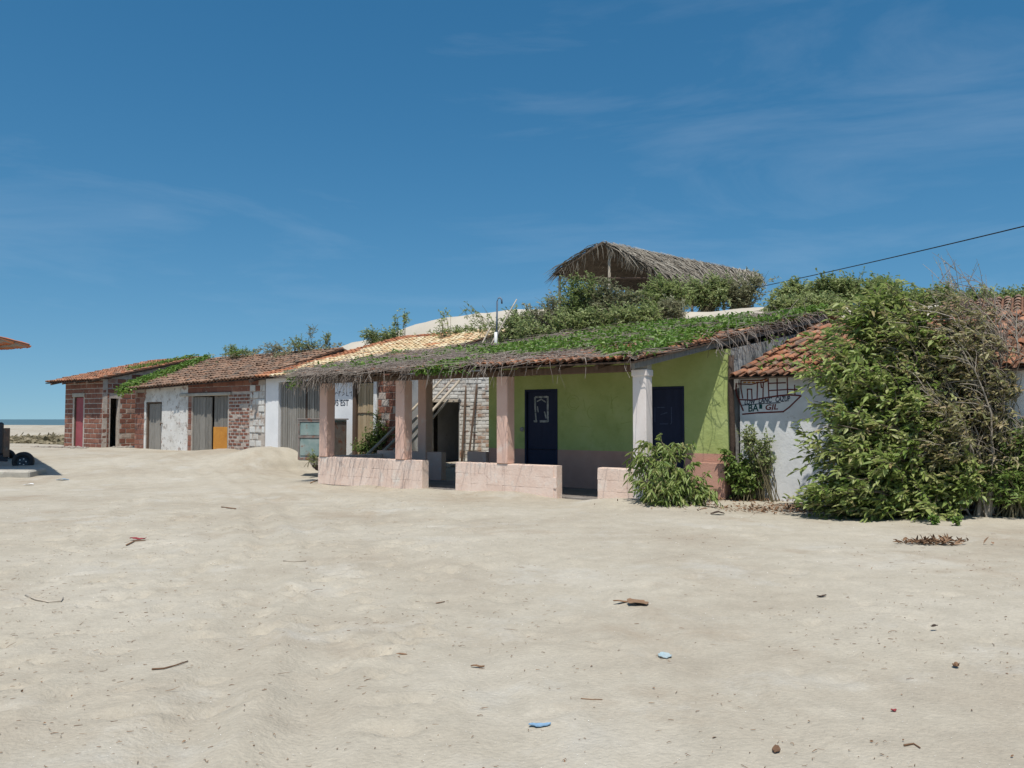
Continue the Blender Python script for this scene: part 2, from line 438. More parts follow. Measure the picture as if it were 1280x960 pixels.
M['paint_grey'] = mat('pale_door_marking', [(0, (.02,.03,.05)), (.45, (.22,.24,.24)), (1, (.42,.44,.44))], scale=14, bump=0)
M['paint_faint'] = mat('faint_door_marking', [(0, (.03,.045,.09)), (1, (.07,.085,.13))], scale=30, bump=0)
M['blue_lit'] = mat('blue_plastic', [(0, (.16,.29,.43)), (1, (.26,.38,.50))], scale=30, rough=.4, bump=.2)
M['paleblue_lit'] = mat('pale_blue_plastic', [(0, (.30,.42,.46)), (1, (.45,.50,.50))], scale=40, rough=.4, bump=.2)
M['red_lit'] = mat('red_plastic', [(0, (.20,.03,.035)), (1, (.32,.06,.06))], scale=30, rough=.5, bump=.2)
M['brown_leaf'] = mat('dry_brown_leaf', [(0, (.09,.05,.03)), (.5, (.20,.115,.065)), (1, (.33,.22,.14))], scale=12, rnd=.6, bump=.2)
M['grit'] = mat('shell_grit', [(0, (.50,.46,.40)), (1, (.82,.80,.76))], scale=12, rnd=.8, bump=0)
M['wire'] = mat('black_wire', [(0, (.015,.015,.015)), (1, (.03,.03,.03))], scale=8, bump=0)
M['rock'] = mat('rubble_stone', [(0, (.22,.19,.16)), (1, (.44,.40,.35))], scale=8, rnd=.4, bump=.4)
M['leaf_bush'] = leaf_mat('bush_leaf', [(0, (.09,.15,.03)), (.3, (.17,.25,.055)), (.62, (.30,.37,.11)), (.92, (.46,.47,.21)), (1, (.38,.28,.14))], trans=.42)
M['leaf_olive'] = leaf_mat('olive_leaf', [(0, (.16,.17,.065)), (.4, (.26,.265,.11)), (.8, (.37,.35,.18)), (1, (.40,.31,.18))], trans=.38)
M['leaf_shrub'] = leaf_mat('shrub_leaf', [(0, (.09,.15,.03)), (.45, (.18,.27,.065)), (.85, (.33,.40,.13)), (1, (.40,.36,.17))], trans=.42)
M['leaf_dune'] = leaf_mat('dune_shrub_leaf', [(0, (.15,.21,.07)), (.5, (.27,.34,.12)), (1, (.42,.47,.22))], trans=.45, rough=.6)
M['leaf_grey'] = leaf_mat('grey_green_leaf', [(0, (.18,.20,.10)), (.5, (.27,.28,.16)), (1, (.38,.37,.25))], trans=.4, rough=.7)
M['leaf_vine'] = leaf_mat('vine_leaf', [(0, (.08,.155,.02)), (.5, (.135,.24,.04)), (1, (.24,.34,.08))], trans=.35)
M['leaf_beach'] = leaf_mat('beach_grass_leaf', [(0, (.15,.13,.075)), (.6, (.23,.195,.12)), (1, (.32,.27,.18))], trans=.2, rough=.7)

# ------------------------------------------------------------------ frames of the place
RX, RY = 0.814, -0.581            # along the facades, to the right
VX, VY = 0.581, 0.814             # into the houses
RZ = math.atan2(RY, RX)
OX, OY = 2.445, 15.0              # corner pillar of the porch
QX, QY = -8.35, 26.5              # right front corner of the brick and plaster house
def main_w(x, y, z=0): return Vector((OX + RX*x + VX*y, OY + RY*x + VY*y, z))
def row_w(x, y, z=0): return Vector((QX + RX*x + VX*y, QY + RY*x + VY*y, z))

# ------------------------------------------------------------------ the ground
FOOT = []
fr = np.random.default_rng(5)
for _ in range(520):
    x = fr.uniform(-8, -.5); y = fr.uniform(4.2, 17)
    FOOT.append((x, y, fr.uniform(0, 3.14), fr.uniform(.10, .17), fr.uniform(.045, .075), fr.uniform(.02, .045)))
for _ in range(150):
    x = fr.uniform(-1, 8); y = fr.uniform(4.2, 14)
    FOOT.append((x, y, fr.uniform(0, 3.14), fr.uniform(.10, .18), fr.uniform(.05, .09), fr.uniform(.008, .022)))
HX = np.array([-60, -20, -16, -12, -7.8, -4.4, -1.5, 4, 9, 16, 30, 80.])
HZ = np.array([0, 0, .5, 2.9, 5.0, 5.9, 6.2, 5.4, 4.7, 4.4, 4.6, 4.6])

def ground_z(x, y, fine=True):
    x = np.asarray(x, float); y = np.asarray(y, float)
    vv = (x-OX)*VX + (y-OY)*VY
    xl = -((x-OX)*RX + (y-OY)*RY)
    # flat building ground: damp relief close to walls
    calm = sstep(-1.2, -.1, vv) * (1 - sstep(9.3, 11, xl)) * sstep(-8.5, -7.5, xl)
    calm = np.where((vv > -1.2) & (vv < 6), calm, 0)
    z = (.16*vn(x/6, y/6, 1) + .06*vn(x/2.1, y/2.1, 2)) * (1 - .9*calm) * sstep(2, 9, y)
    plate = sstep(18.5, 27.5, y) * (1 - sstep(-8.6, -5.2, x))
    z = z + .47*plate*(1 - sstep(60, 120, y))
    gap = sstep(2.3, 3.4, vv)*sstep(5.0, 6.2, xl)*(1 - sstep(9.3, 10.5, xl))*(1-sstep(8, 12, vv))
    z = z + .27*gap*(1-plate)
    # sand lying in front of the porch
    z = z + .13*np.exp(-((vv+.35)/.65)**2)*sstep(-4, 0, xl)*(1-sstep(8, 10.5, xl))*(.45+1.7*vn(x/1.5, y/1.5, 9))*(1-.8*np.exp(-((xl-1.4)/.5)**2)-.5*np.exp(-((xl-4.9)/.5)**2))
    # sand heap blown against the gate of the white house
    qx = (x-QX)*RX + (y-QY)*RY; qy = (x-QX)*VX + (y-QY)*VY
    heap = np.exp(-((qx-1.5)/1.05)**2) * sstep(-3.2, -.8, qy) * (1-sstep(2.35, 2.62, qx))
    z = z + .46*heap*(qy < .4) + .12*np.exp(-((qx+1.6)/1.2)**2)*sstep(-2.5, -.3, qy)*(qy < .4)
    # the dune behind the houses
    H = np.interp(x, HX, HZ)
    v0 = 3.6 + 3.0*(1 - sstep(-1.5, 4, x))
    t = sstep(v0, v0 + 7.2, vv) * sstep(5, 14, y)
    z = z + (H + .5*vn(x/5, y/5, 21)*(H > 1))*t + .25*vn(x/1.9, y/1.9, 22)*t
    # down to the beach and under the sea
    far = sstep(60, 470, y)
    z = z*(1 - far) + far*(-1.35) + (1.0*vn(x/26, y/14, 31) + .5*vn(x/9, y/6, 32))*sstep(55, 90, y)*(1-sstep(250, 400, y))
    if fine:
        near = 1 - sstep(24, 34, y)
        z = z + near*(1-.8*calm)*(.018*vn(x/.75, y/.75, 3) + (.012+.006*(1-sstep(-1.5, 1.0, x)))*vn(x/.28, y/.28, 4) + .008*vn(x/.12, y/.12, 6))
        # wheel tracks curving away on the left
        for (off, amp) in ((0, .03), (.62, .028), (-.75, .016), (1.7, .018), (3.1, .016), (-2.2, .018)):
            tx = -1.65 - .16*(y-4) - .012*(y-4)**2 + off
            d = (x - tx)/.17
            z = z - near*amp*(np.exp(-d**2) - .55*np.exp(-(np.abs(d)-1.7)**2/.5))*(.35+1.3*np.clip(vn(x/1.4, y/1.4, 14)+.4, 0, 1))*sstep(3, 4.5, y)
    return z

def gz(x, y):
    return float(ground_z(np.array([x]), np.array([y]))[0])

def gp(px, py, dz=0.0):
    """ground point under a pixel"""
    lo, hi = 2.0, 60.0
    Y = 1600/max(py-524, 20)
    for _ in range(30):
        p = at(px, py, Y); h = gz(p.x, p.y) + dz
        Y2 = (1.6-h)*1000/max(py-524, 18)
        if abs(Y2-Y) < 1e-3: break
        Y = .5*Y + .5*Y2
    p = at(px, py, Y)
    return Vector((p.x, p.y, gz(p.x, p.y)))

def axis_coords(parts):
    out = []
    for a, b, n in parts: out += list(np.linspace(a, b, n, endpoint=False))
    return np.array(out + [parts[-1][1]])
gx = axis_coords([(-1600, -200, 10), (-200, -40, 24), (-40, -14, 60), (-14, -8, 60), (-8, 8, 270), (8, 14, 60), (14, 40, 60), (40, 200, 24), (200, 1600, 10)])
gy = axis_coords([(-80, -5, 12), (-5, 3, 20), (3, 12, 180), (12, 20, 110), (20, 34, 110), (34, 60, 60), (60, 200, 60), (200, 640, 30)])
GX, GY = np.meshgrid(gx, gy)
GZ = ground_z(GX, GY)
for (fx, fy, fa, fl, fw, fd) in FOOT:
    i0, i1 = np.searchsorted(gx, [fx-.4, fx+.4]); j0, j1 = np.searchsorted(gy, [fy-.4, fy+.4])
    if i1 <= i0 or j1 <= j0: continue
    X = GX[j0:j1, i0:i1]-fx; Yv = GY[j0:j1, i0:i1]-fy
    a = (X*math.cos(fa)+Yv*math.sin(fa))/fl; b = (-X*math.sin(fa)+Yv*math.cos(fa))/fw
    r2 = a*a+b*b
    GZ[j0:j1, i0:i1] += -fd*np.exp(-r2*r2) + .4*fd*np.exp(-(np.sqrt(r2)-1.55)**2/.12)
# keep sand out of the porch floor
vv = (GX-OX)*VX + (GY-OY)*VY; xr = (GX-OX)*RX + (GY-OY)*RY
inside = (vv > .16) & (vv < 2.4) & (xr > -8.9) & (xr < .8)
GZ = np.where(inside, np.minimum(GZ, -.02), GZ)
ny, nx = GX.shape
Vg = np.stack([GX, GY, GZ], -1).reshape(-1, 3)
ii = np.arange(ny*nx).reshape(ny, nx)
Fg = np.stack([ii[:-1, :-1], ii[:-1, 1:], ii[1:, 1:], ii[1:, :-1]], -1).reshape(-1, 4)
cx_, cy_ = Vg[Fg].mean(1)[:, 0], Vg[Fg].mean(1)[:, 1]
cv = (cx_-OX)*VX + (cy_-OY)*VY
is_dune = (cv > 5.6 - 1.2*sstep(2, 5, cx_)) & (cx_ > -17) & (cy_ > 9) & (cy_ < 70)
def sub_mesh(name, mask):
    F = Fg[mask]; u, inv = np.unique(F, return_inverse=True)
    return np_mesh(name, Vg[u], inv.reshape(-1, 4), smooth=True)
o = link('sand_ground', sub_mesh('sand_ground', ~is_dune), M['sand']); tag(o, 'pale trampled beach sand with wheel tracks and footprints', 'sand', kind='structure')
o = link('sand_dune', sub_mesh('sand_dune', is_dune), M['dune']); tag(o, 'bright bare sand dune rising behind the roofs', 'dune', kind='structure')
mb = MB(); mb.quad((-9000, 330, -1.0), (9000, 330, -1.0), (9000, 14000, -1.0), (-9000, 14000, -1.0))
o = mb.build('sea', M['sea']); tag(o, 'grey green strip of sea on the horizon', 'sea', kind='structure')

# ------------------------------------------------------------------ building helpers
def wall(name, parent, m, x0, x1, z0, top, y0, y1, openings=(), org=(0, 0), ang=0.0, nsub=6):
    """wall slab with openings (xa, xb, za, zb); top: number or function of x"""
    topf = top if callable(top) else (lambda x: top)
    xs = sorted(set([x0, x1] + [v for o_ in openings for v in o_[:2]] + list(np.linspace(x0, x1, nsub+1))))
    zmax = 1e3
    zs = sorted(set([z0] + [v for o_ in openings for v in o_[2:] if v > z0])) + [zmax]
    def solid(i, k):
        if not (0 <= i < len(xs)-1 and 0 <= k < len(zs)-1): return False
        cx = (xs[i]+xs[i+1])/2; za, zb = zs[k], zs[k+1]
        for (a, b, c, d) in openings:
            if a < cx < b and za >= c-1e-6 and zb <= d+1e-6: return False
        return True
    c, s = math.cos(ang), math.sin(ang)
    def P(x, y, z): return (org[0]+x*c-y*s, org[1]+x*s+y*c, z)
    mbw = MB()
    for i in range(len(xs)-1):
        for k in range(len(zs)-1):
            if not solid(i, k): continue
            xa, xb = xs[i], xs[i+1]
            a0, b0 = zs[k], zs[k]
            a1 = topf(xa) if zs[k+1] == zmax else zs[k+1]; b1 = topf(xb) if zs[k+1] == zmax else zs[k+1]
            mbw.quad(P(xa,y0,a0), P(xb,y0,b0), P(xb,y0,b1), P(xa,y0,a1))
            mbw.quad(P(xb,y1,b0), P(xa,y1,a0), P(xa,y1,a1), P(xb,y1,b1))
            if not solid(i-1, k): mbw.quad(P(xa,y1,a0), P(xa,y0,a0), P(xa,y0,a1), P(xa,y1,a1))
            if not solid(i+1, k): mbw.quad(P(xb,y0,b0), P(xb,y1,b0), P(xb,y1,b1), P(xb,y0,b1))
            if not solid(i, k+1): mbw.quad(P(xa,y0,a1), P(xb,y0,b1), P(xb,y1,b1), P(xa,y1,a1))
            if not solid(i, k-1): mbw.quad(P(xa,y1,a0), P(xb,y1,b0), P(xb,y0,b0), P(xa,y0,a0))
    me = bpy.data.meshes.new(name)
    me.from_pydata([tuple(p) for p in mbw.v], [], mbw.f); me.update()
    return link(name, me, m, parent)

def brick_mesh(name, m, c=.06, seed=0):
    r = random.Random(seed)
    b = MB(); j = lambda: r.uniform(-.025, .025)
    vs = [(-.5+j(),-.42,-.5+j()),(.5+j(),-.42,-.5+j()),(.5+j(),-.42,.5+j()),(-.5+j(),-.42,.5+j())]
    cx = c*.5; cz = c
    fr_ = [(-.5+cx+j(),-.5+j(),-.5+cz+j()),(.5-cx+j(),-.5+j(),-.5+cz+j()),(.5-cx+j(),-.5+j(),.5-cz+j()),(-.5+cx+j(),-.5+j(),.5-cz+j())]
    bk = [(-.5,.5,-.5),(.5,.5,-.5),(.5,.5,.5),(-.5,.5,.5)]
    b.add(fr_+vs+bk, [(0,1,2,3)]+[(i,4+i,4+(i+1)%4,(i+1)%4) for i in range(4)]+[(4+i,8+i,8+(i+1)%4,4+(i+1)%4) for i in range(4)]+[(8,11,10,9)])
    me = bpy.data.meshes.new(name); me.from_pydata(b.v, [], b.f); me.materials.append(m); me.update()
    return me

def bricks(parent, meshes, x0, x1, z0, z1, yf, bl, bh, openings=(), org=(0,0), ang=0.0, joint=.018, depth=.07, top=None,
           name='brick', skip=0.0, jit=.006, bond=True, seed=1, proud=0.0):
    """lay single bricks over a wall face; yf: the face plane of the bricks"""
    r = random.Random(seed)
    n = 0; row = 0; z = z0
    base = Matrix.Translation((org[0], org[1], 0)) @ Matrix.Rotation(ang, 4, 'Z')
    while z + bh*.5 < z1:
        zb = min(z+bh, z1)
        x = x0 - (bl*.5 if (bond and row % 2) else 0)
        while x < x1:
            spans = [(max(x, x0), min(x+bl, x1))]
            for (a, b, c, d) in openings:
                if zb-.02 > c and z+.02 < d:
                    ns = []
                    for (p, q) in spans:
                        if b <= p or a >= q: ns.append((p, q)); continue
                        if p < a: ns.append((p, a))
                        if q > b: ns.append((b, q))
                    spans = ns
            for (p, q) in spans:
                if q-p < bl*.22 or r.random() < skip: continue
                if top and zb > top((p+q)/2): continue
                me = r.choice(meshes)
                w, h = q-p-joint, zb-z-joint
                dp = depth
                mw = base @ Matrix.Translation(((p+q)/2, yf+dp/2+r.uniform(-jit, jit), (z+zb)/2)) @ Matrix.Rotation(r.uniform(-.012,.012), 4, 'Y') @ Matrix.Diagonal((w, dp, h, 1))
                link(name, me, None, parent, mw); n += 1
            x += bl
        z += bh; row += 1
    return n

def planks(parent, m, x0, x1, z0, z1, y0, th, n, name='plank', gap=.012, seed=3, zj=.03):
    r = random.Random(seed)
    w = (x1-x0)/n
    for i in range(n):
        a = x0+i*w+gap/2; b = x0+(i+1)*w-gap/2
        k = MB(); k.cbox(a, b, y0+r.uniform(-.006,.006), y0+th, z0, z1+r.uniform(-zj, 0), .006, .002)
        k.build(name, m, parent)

def tile_shape(L, W, H, th=.014, seg=5, taper=.84):
    V = []; 
    for (yy, k) in ((0, 1.0), (L, taper)):
        for rr in (1.0, None):
            for i in range(seg+1):
                g = math.pi*i/seg
                w = W/2*k; h = H*k
                if rr is None: w -= th; h -= th
                V.append((-math.cos(g)*w, yy, math.sin(g)*h))
    n = seg+1; F = []
    o0, i0, o1, i1 = 0, n, 2*n, 3*n
    for i in range(seg):
        F += [(o0+i, o0+i+1, o1+i+1, o1+i), (i0+i+1, i0+i, i1+i, i1+i+1), (o0+i+1, o0+i, i0+i, i0+i+1)]
    F += [(o0, o1, i1, i0), (o0+seg, i0+seg, i1+seg, o1+seg)]
    return V, F

def tile_roof(parent, c, m, pitch=.21, row=.36, n_ind=300, deck_m=None, mat_fn=None, seed=2, miss=.01, name='roof_tile', lift=.05, jit=1.0, under=None):
    """c: eave left, eave right, ridge right, ridge left in the parent's frame (seen from the front).
       single curved cover tiles over channel tiles"""
    r = random.Random(seed)
    A, B, C, D = [Vector(p) for p in c]
    def S(a, b): return (A*(1-a)+B*a)*(1-b) + (D*(1-a)+C*a)*b
    ncol = max(2, round(((B-A).length+(C-D).length)/2/pitch)); nrow = max(2, round(((D-A).length+(C-B).length)/2/row))
    # channel tiles as one corrugated deck with steps
    K = 4; na = ncol*K+1; nb = nrow*2
    Vd = []; 
    for j in range(nb+1):
        for i in range(na):
            a = i/(na-1); b = j/nb
            p = S(a, b)
            z = -.028*(.5+.5*math.cos(2*math.pi*a*ncol)) + (.012 if j % 2 else 0)
            Vd.append((p.x, p.y, p.z+z+.012))
    Fd = [(j*na+i, j*na+i+1, (j+1)*na+i+1, (j+1)*na+i) for j in range(nb) for i in range(na-1)]
    link('channel_tiles', np_mesh('channel_tiles', Vd, Fd, smooth=True), deck_m or M['deck'], parent)['kind'] = 'stuff'
    k = MB(); k.slab(*[p - Vector((0,0,.035)) for p in (A, B, C, D)], .03); k.build('roof_boarding', under or M['brown_wood'], parent)
    L, W, H = row*1.22, pitch*.80, pitch*.32
    shapes = {}
    Mp = Matrix.Translation(parent.location) @ Matrix.Rotation(parent.rotation_euler.z, 4, 'Z')
    tiles = []
    for j in range(nrow):
        for i in range(ncol):
            if r.random() < miss: continue
            a = (i+.5)/ncol; b = j/nrow
            p = S(a, b); px = S(min(a+.01,1), b)-S(max(a-.01,0), b); py = S(a, min(b+.02,1))-S(a, max(b-.02,0))
            ex = px.normalized(); ey = py.normalized(); ez = ex.cross(ey).normalized(); ex = ey.cross(ez)
            ex = (ex + ey*r.uniform(-.05,.05)*jit).normalized(); ez = (ez - ey*(-.07) + ex*r.uniform(-.05,.05)*jit).normalized()
            ey = ez.cross(ex).normalized(); ex = ey.cross(ez)
            ey2 = ey
            org = p - ey2*(.03 + r.uniform(-.02,.02)*jit) + ez*(lift*.4 + r.uniform(-.006,.008)*jit)
            mw = Matrix(((ex.x, ey2.x, ez.x, org.x), (ex.y, ey2.y, ez.y, org.y), (ex.z, ey2.z, ez.z, org.z), (0,0,0,1)))
            tiles.append(((Mp @ org - Vector((0,0,CAM_Z))).length, mw, a, b))
    tiles.sort(key=lambda t: t[0])
    V0, F0 = tile_shape(L, W, H)
    def tm(a, b): return mat_fn(a, b) if mat_fn else m
    for (d, mw, a, b) in tiles[:n_ind]:
        mm = tm(a, b)
        if mm.name not in shapes:
            me = np_mesh('roof_tile', V0, F0, smooth=False); me.materials.append(mm); shapes[mm.name] = me
        link(name, shapes[mm.name], None, parent, mw)
    rest = tiles[n_ind:]
    by = {}
    for t in rest: by.setdefault(tm(t[2], t[3]).name, []).append(t)
    for mn, ts in by.items():
        V0a = np.array(V0); F0a = np.array(F0)
        Vs = []; Fs = []; Rn = []
        for q, (d, mw, a, b) in enumerate(ts):
            Mn = np.array(mw)
            Vs.append(V0a @ Mn[:3,:3].T + Mn[:3,3]); Fs.append(F0a + q*len(V0)); Rn.append(np.full(len(V0), r.random()))
        o_ = link('roof_tiles', np_mesh('roof_tiles', np.concatenate(Vs), np.concatenate(Fs), np.concatenate(Rn)), bpy.data.materials[mn], parent)
        o_['kind'] = 'stuff'
    return S

def text_mesh(parent, name, body, size, x, y, z, m, xscale=1.0, shear=0.0, rot=0.0, ext=.002):
    cu = bpy.data.curves.new(name, 'FONT'); cu.body = body; cu.size = size; cu.extrude = ext; cu.shear = shear
    cu.resolution_u = 3; cu.offset = .004
    tmp = bpy.data.objects.new('tmp', cu); COL.objects.link(tmp)
    dg = bpy.context.evaluated_depsgraph_get()
    me = bpy.data.meshes.new_from_object(tmp.evaluated_get(dg))
    bpy.data.objects.remove(tmp)
    me.materials.clear()
    return link(name, me, m, parent, Matrix.Translation((x, y, z)) @ Matrix.Rotation(R(90), 4, 'X') @ Matrix.Rotation(rot, 4, 'Z') @ Matrix.Diagonal((xscale, 1, 1, 1)))

def strip(mb_, pts, w, y, th=.003):
    """painted line on a wall facing -y: pts (x, z)"""
    P = [Vector((p[0], 0, p[1])) for p in pts]
    for i in range(len(P)-1):
        d = (P[i+1]-P[i]).normalized(); n_ = Vector((-d.z, 0, d.x))*w/2
        a = P[i]-d*w*.3; b = P[i+1]+d*w*.3
        q = [a-n_, b-n_, b+n_, a+n_]
        yo = y - .0006*i
        mb_.add([(p.x, yo, p.z) for p in q]+[(p.x, y+th, p.z) for p in q], [(0,1,2,3),(7,6,5,4),(0,4,5,1),(1,5,6,2),(2,6,7,3),(3,7,4,0)])

# ------------------------------------------------------------------ HOUSE 1: brick hut at the far left
bk_block = [brick_mesh('brick', M['block'], .10, s) for s in (1, 2, 3)]
bk_wash = [brick_mesh('brick', M['block_wash'], .10, s) for s in (4, 5, 6)]
bk_mix = bk_block*3 + bk_wash[:1]
GB = .47
h1 = thing('brick_hut', 'bare red brick hut with a red door and low tiled roof at far left', 'house', row_w(-10.1, 0, GB-.02), RZ)
opA = [(-2.32, -1.55, -.5, 2.08)]
wall('front_wall', h1, M['mortar'], -3.1, 0, -.5, 2.78, .013, .2, opA)
bricks(h1, bk_block, -3.1, 0.0, -.05, 2.72, .0, .44, .205, [(-2.42, -1.45, -.5, 2.2)], seed=3, joint=.034)
topB = lambda y: 2.74 + .25*y
opB = [(.34, .68, .02, 2.0)]
wall('side_wall', h1, M['mortar'], 0.2, 4.3, -.5, topB, .013, .2, opB, org=(0, 0), ang=R(90))
h1w = h1
# bricks on the right-hand side wall: its outer face looks along +x
def side_bricks(parent, meshes, y0, y1, z0, z1, openings, top, seed, bl=.40, bh=.205):
    r = random.Random(seed); z = z0; row_ = 0
    while z < z1:
        y = y0 - (bl*.5 if row_ % 2 else 0)
        while y < y1:
            a, b = max(y, y0), min(y+bl, y1); segs = [(a, b)]
            for (p, q, c, d) in openings:
                if z+bh-.02 > c and z+.02 < d:
                    segs = [s_ for (u0, u1) in segs for s_ in ([(u0, min(u1, p))] if u0 < p else [])+([(max(u0, q), u1)] if u1 > q else [])]
            for (a, b) in segs:
                if b-a < .09 or z+bh > top((a+b)/2)-.02: continue
                mw = Matrix.Translation((.0-.035+r.uniform(-.006,.006), (a+b)/2, z+bh/2)) @ Matrix.Rotation(R(90), 4, 'Z') @ Matrix.Diagonal((b-a-.034, .07, bh-.034, 1))
                link('brick', r.choice(meshes), None, parent, mw)
            y += bl
        z += bh; row_ += 1
# side wall core must sit just behind the brick faces
side_bricks(h1, bk_mix, 0.0, 4.2, -.05, 4.0, [(.30, .72, .0, 2.1)], topB, 8)
wall('back_wall', h1, M['mortar'], -3.1, 0, -.5, 3.7, 4.1, 4.28)
wall('side_wall', h1, M['mortar'], 0.2, 4.1, -.5, topB, 3.0, 3.15, org=(0, 0), ang=R(90))
k = MB(); k.cbox(-2.44, -1.43, -.03, .06, 2.08, 2.24, .01); k.build('lintel', M['concrete'], h1)
dr = MB(); dr.cbox(-2.28, -1.59, .08, .12, -.1, 2.06, .006); dr = dr.build('door', M['red_door'], h1)
k = MB(); k.cbox(-2.32, -2.28, .03, .15, -.1, 2.08, .004); k.cbox(-1.59, -1.55, .03, .15, -.1, 2.08, .004); k.build('door_frame', M['brown_wood'], h1)
k = MB(); k.tube([(-1.66, .08, 1.02), (-1.66, .03, 1.02), (-1.66, .02, 1.1)], .014, 6); k.build('door_handle', M['wire'], dr)
k = MB(); k.cbox(-.2, -.02, .3, .72, 2.0, 2.12, .01); k.build('lintel', M['concrete'], h1)
tile_roof(h1, [(-3.75, -.52, 2.72), (.16, -.52, 2.72), (.16, 4.4, 3.94), (-3.75, 4.4, 3.94)], M['tile_bright'], n_ind=0, under=M['dark_wood'], seed=4)
k = MB(); k.slab((-3.75, 4.4, 3.94), (.16, 4.4, 3.94), (.16, 6.6, 3.3), (-3.75, 6.6, 3.3), .05); k.build('rear_roof', M['tile_old'], h1)
for x in (-3.2, -2.2, -1.2, -.2):
    k = MB(); k.box(x-.03, x+.03, -.55, 4.3, 0, .08, Matrix(((1,0,0,0),(0,1,0,0),(0,.247,1,2.72),(0,0,0,1)))); k.build('rafter', M['brown_wood'], h1)

# ------------------------------------------------------------------ HOUSE 2: brick and plaster house
h2 = thing('plaster_house', 'low house of patchy white plaster and brick with rusty orange panel in its gate', 'house', row_w(0, 0, GB), RZ)
T2 = lambda x: 2.36 + .03*(x+7.6)/7.6*5
d1 = (-6.86, -5.78, -.6, 1.78)
d2 = (-3.87, -1.74, -.6, 1.95)
wall('front_wall', h2, M['mortar'], -7.65, .26, -.6, lambda x: 2.26+.022*(x+7.6), .013, .25, [d1, d2])
wall('plaster', h2, M['plaster'], -6.98, -4.12, -.5, lambda x: 2.27+.022*(x+7.6), -.008, .03, [d1])
bricks(h2, bk_mix, -7.65, -7.0, -.25, 2.2, .0, .33, .2, seed=5)
bricks(h2, bk_mix, -4.1, -3.9, -.25, 2.0, -.004, .2, .2, seed=6, bond=False)
bricks(h2, bk_block, -4.5, .0, 2.06, 2.46, .0, .42, .2, seed=7)
bk_small = [brick_mesh('brick', M['block'], .16, s) for s in (11, 12)] + [brick_mesh('brick', M['block_wash'], .16, 13)]
bricks(h2, bk_small, -1.70, -.55, -.25, 2.0, -.002, .24, .118, seed=9, joint=.045, skip=.03)
bk_stone = [brick_mesh('brick', M['ruin_brick'], .12, s) for s in (21, 22, 23)]
bricks(h2, bk_stone, -.53, .26, -.25, 2.35, -.006, .31, .23, seed=10, joint=.03, skip=.08, jit=.02)
k = MB(); k.cbox(-4.6, -1.55, -.06, .1, 1.96, 2.06, .012); k.build('lintel', M['concrete'], h2)
wall('side_wall', h2, M['mortar'], .25, 6.5, -.6, lambda y: 2.3+.34*min(y, 7-y), .0, .15, org=(-7.5, 0), ang=R(90))
wall('side_wall', h2, M['mortar'], .25, 6.5, -.6, lambda y: 2.3+.34*min(y, 7-y), .0, .15, org=(.24, 0), ang=R(90))
wall('back_wall', h2, M['mortar'], -7.5, .1, -.6, 2.4, 6.5, 6.7)
dr = bpy.data.objects.new('door', None); COL.objects.link(dr); dr.parent = h2
planks(dr, M['grey_wood'], -6.80, -5.84, -.4, 1.72, .10, .04, 5, gap=.006, zj=.005)
k = MB(); k.cbox(-6.86, -6.80, .04, .16, -.4, 1.78, .006); k.cbox(-5.84, -5.78, .04, .16, -.4, 1.78, .006); k.cbox(-6.8, -5.84, .04, .16, 1.73, 1.78, .006); k.build('door_frame', M['brown_wood'], dr)
k = MB(); k.tube([(-5.72, -.02, .98), (-5.72, -.09, .98), (-5.72, -.09, .9)], .025, 6); k.build('latch', M['brown_wood'], dr)
gt = bpy.data.objects.new('gate', None); COL.objects.link(gt); gt.parent = h2
planks(gt, M['grey_wood'], -3.83, -2.76, -.4, 1.93, .06, .045, 6, seed=5)
planks(gt, M['grey_wood'], -2.72, -1.80, -.4, 1.95, .13, .04, 5, seed=6)
k = MB(); k.cbox(-2.70, -1.80, .095, .125, -.35, .86, .006); k.build('panel', M['orange_panel'], gt)['label'] = 'rusty orange sheet on the lower half of the gate'
k = MB(); k.cbox(-1.80, -1.74, .03, .2, -.4, 1.95, .006); k.cbox(-3.87, -3.83, .03, .2, -.4, 1.95, .006); k.build('gate_frame', M['grey_wood'], gt)
tile_roof(h2, [(-7.85, -.33, 2.27), (.12, -.33, 2.49), (.12, 3.55, 3.74), (-8.2, 3.55, 3.70)], M['tile_old'], n_ind=0, seed=6, jit=1.6, under=M['dark_wood'])
k = MB(); k.slab((-8.2, 3.55, 3.70), (.12, 3.55, 3.74), (.12, 7.0, 2.6), (-8.2, 7.0, 2.6), .05); k.build('rear_roof', M['tile_old'], h2)
k = MB(); k.box(.0, .09, -.45, 3.5, 0, .1, Matrix(((1,0,0,0),(0,1,0,0),(0,.316,1,2.46),(0,0,0,1)))); k.build('rafter', M['dark_wood'], h2)

# ------------------------------------------------------------------ HOUSE 3: white house with cream tiles
h3 = thing('white_house', 'white painted house with grey plank gate and cream yellow tiled roof', 'house', row_w(0, 0, GB), RZ)
g3 = (.95, 3.28, -.6, 2.33)
d3 = (4.5, 5.31, -.6, 2.24)
wall('front_wall', h3, M['white'], .30, 5.45, -.6, 2.50, .0, .2, [g3, d3])
wall('brick_wall', h3, M['mortar'], 5.45, 6.3, -.6, 2.50, .013, .2)
bricks(h3, bk_mix, 5.45, 6.3, -.3, 2.45, .0, .30, .2, seed=15)
wall('side_wall', h3, M['white_wall'], .2, 2.1, -.6, 2.5, .0, .15, org=(6.3, 0), ang=R(110))
wall('side_wall', h3, M['white_wall'], 2.4, 6.6, -.6, lambda y: 2.5+.26*y, .0, .15, org=(4.9, 0), ang=R(90))
wall('side_wall', h3, M['white_wall'], .2, 6.6, -.6, lambda y: 2.5+.28*y, .0, .15, org=(.45, 0), ang=R(90))
wall('back_wall', h3, M['white_wall'], .45, 6.2, -.6, 4.2, 6.6, 6.8)
gt = bpy.data.objects.new('gate', None); COL.objects.link(gt); gt.parent = h3
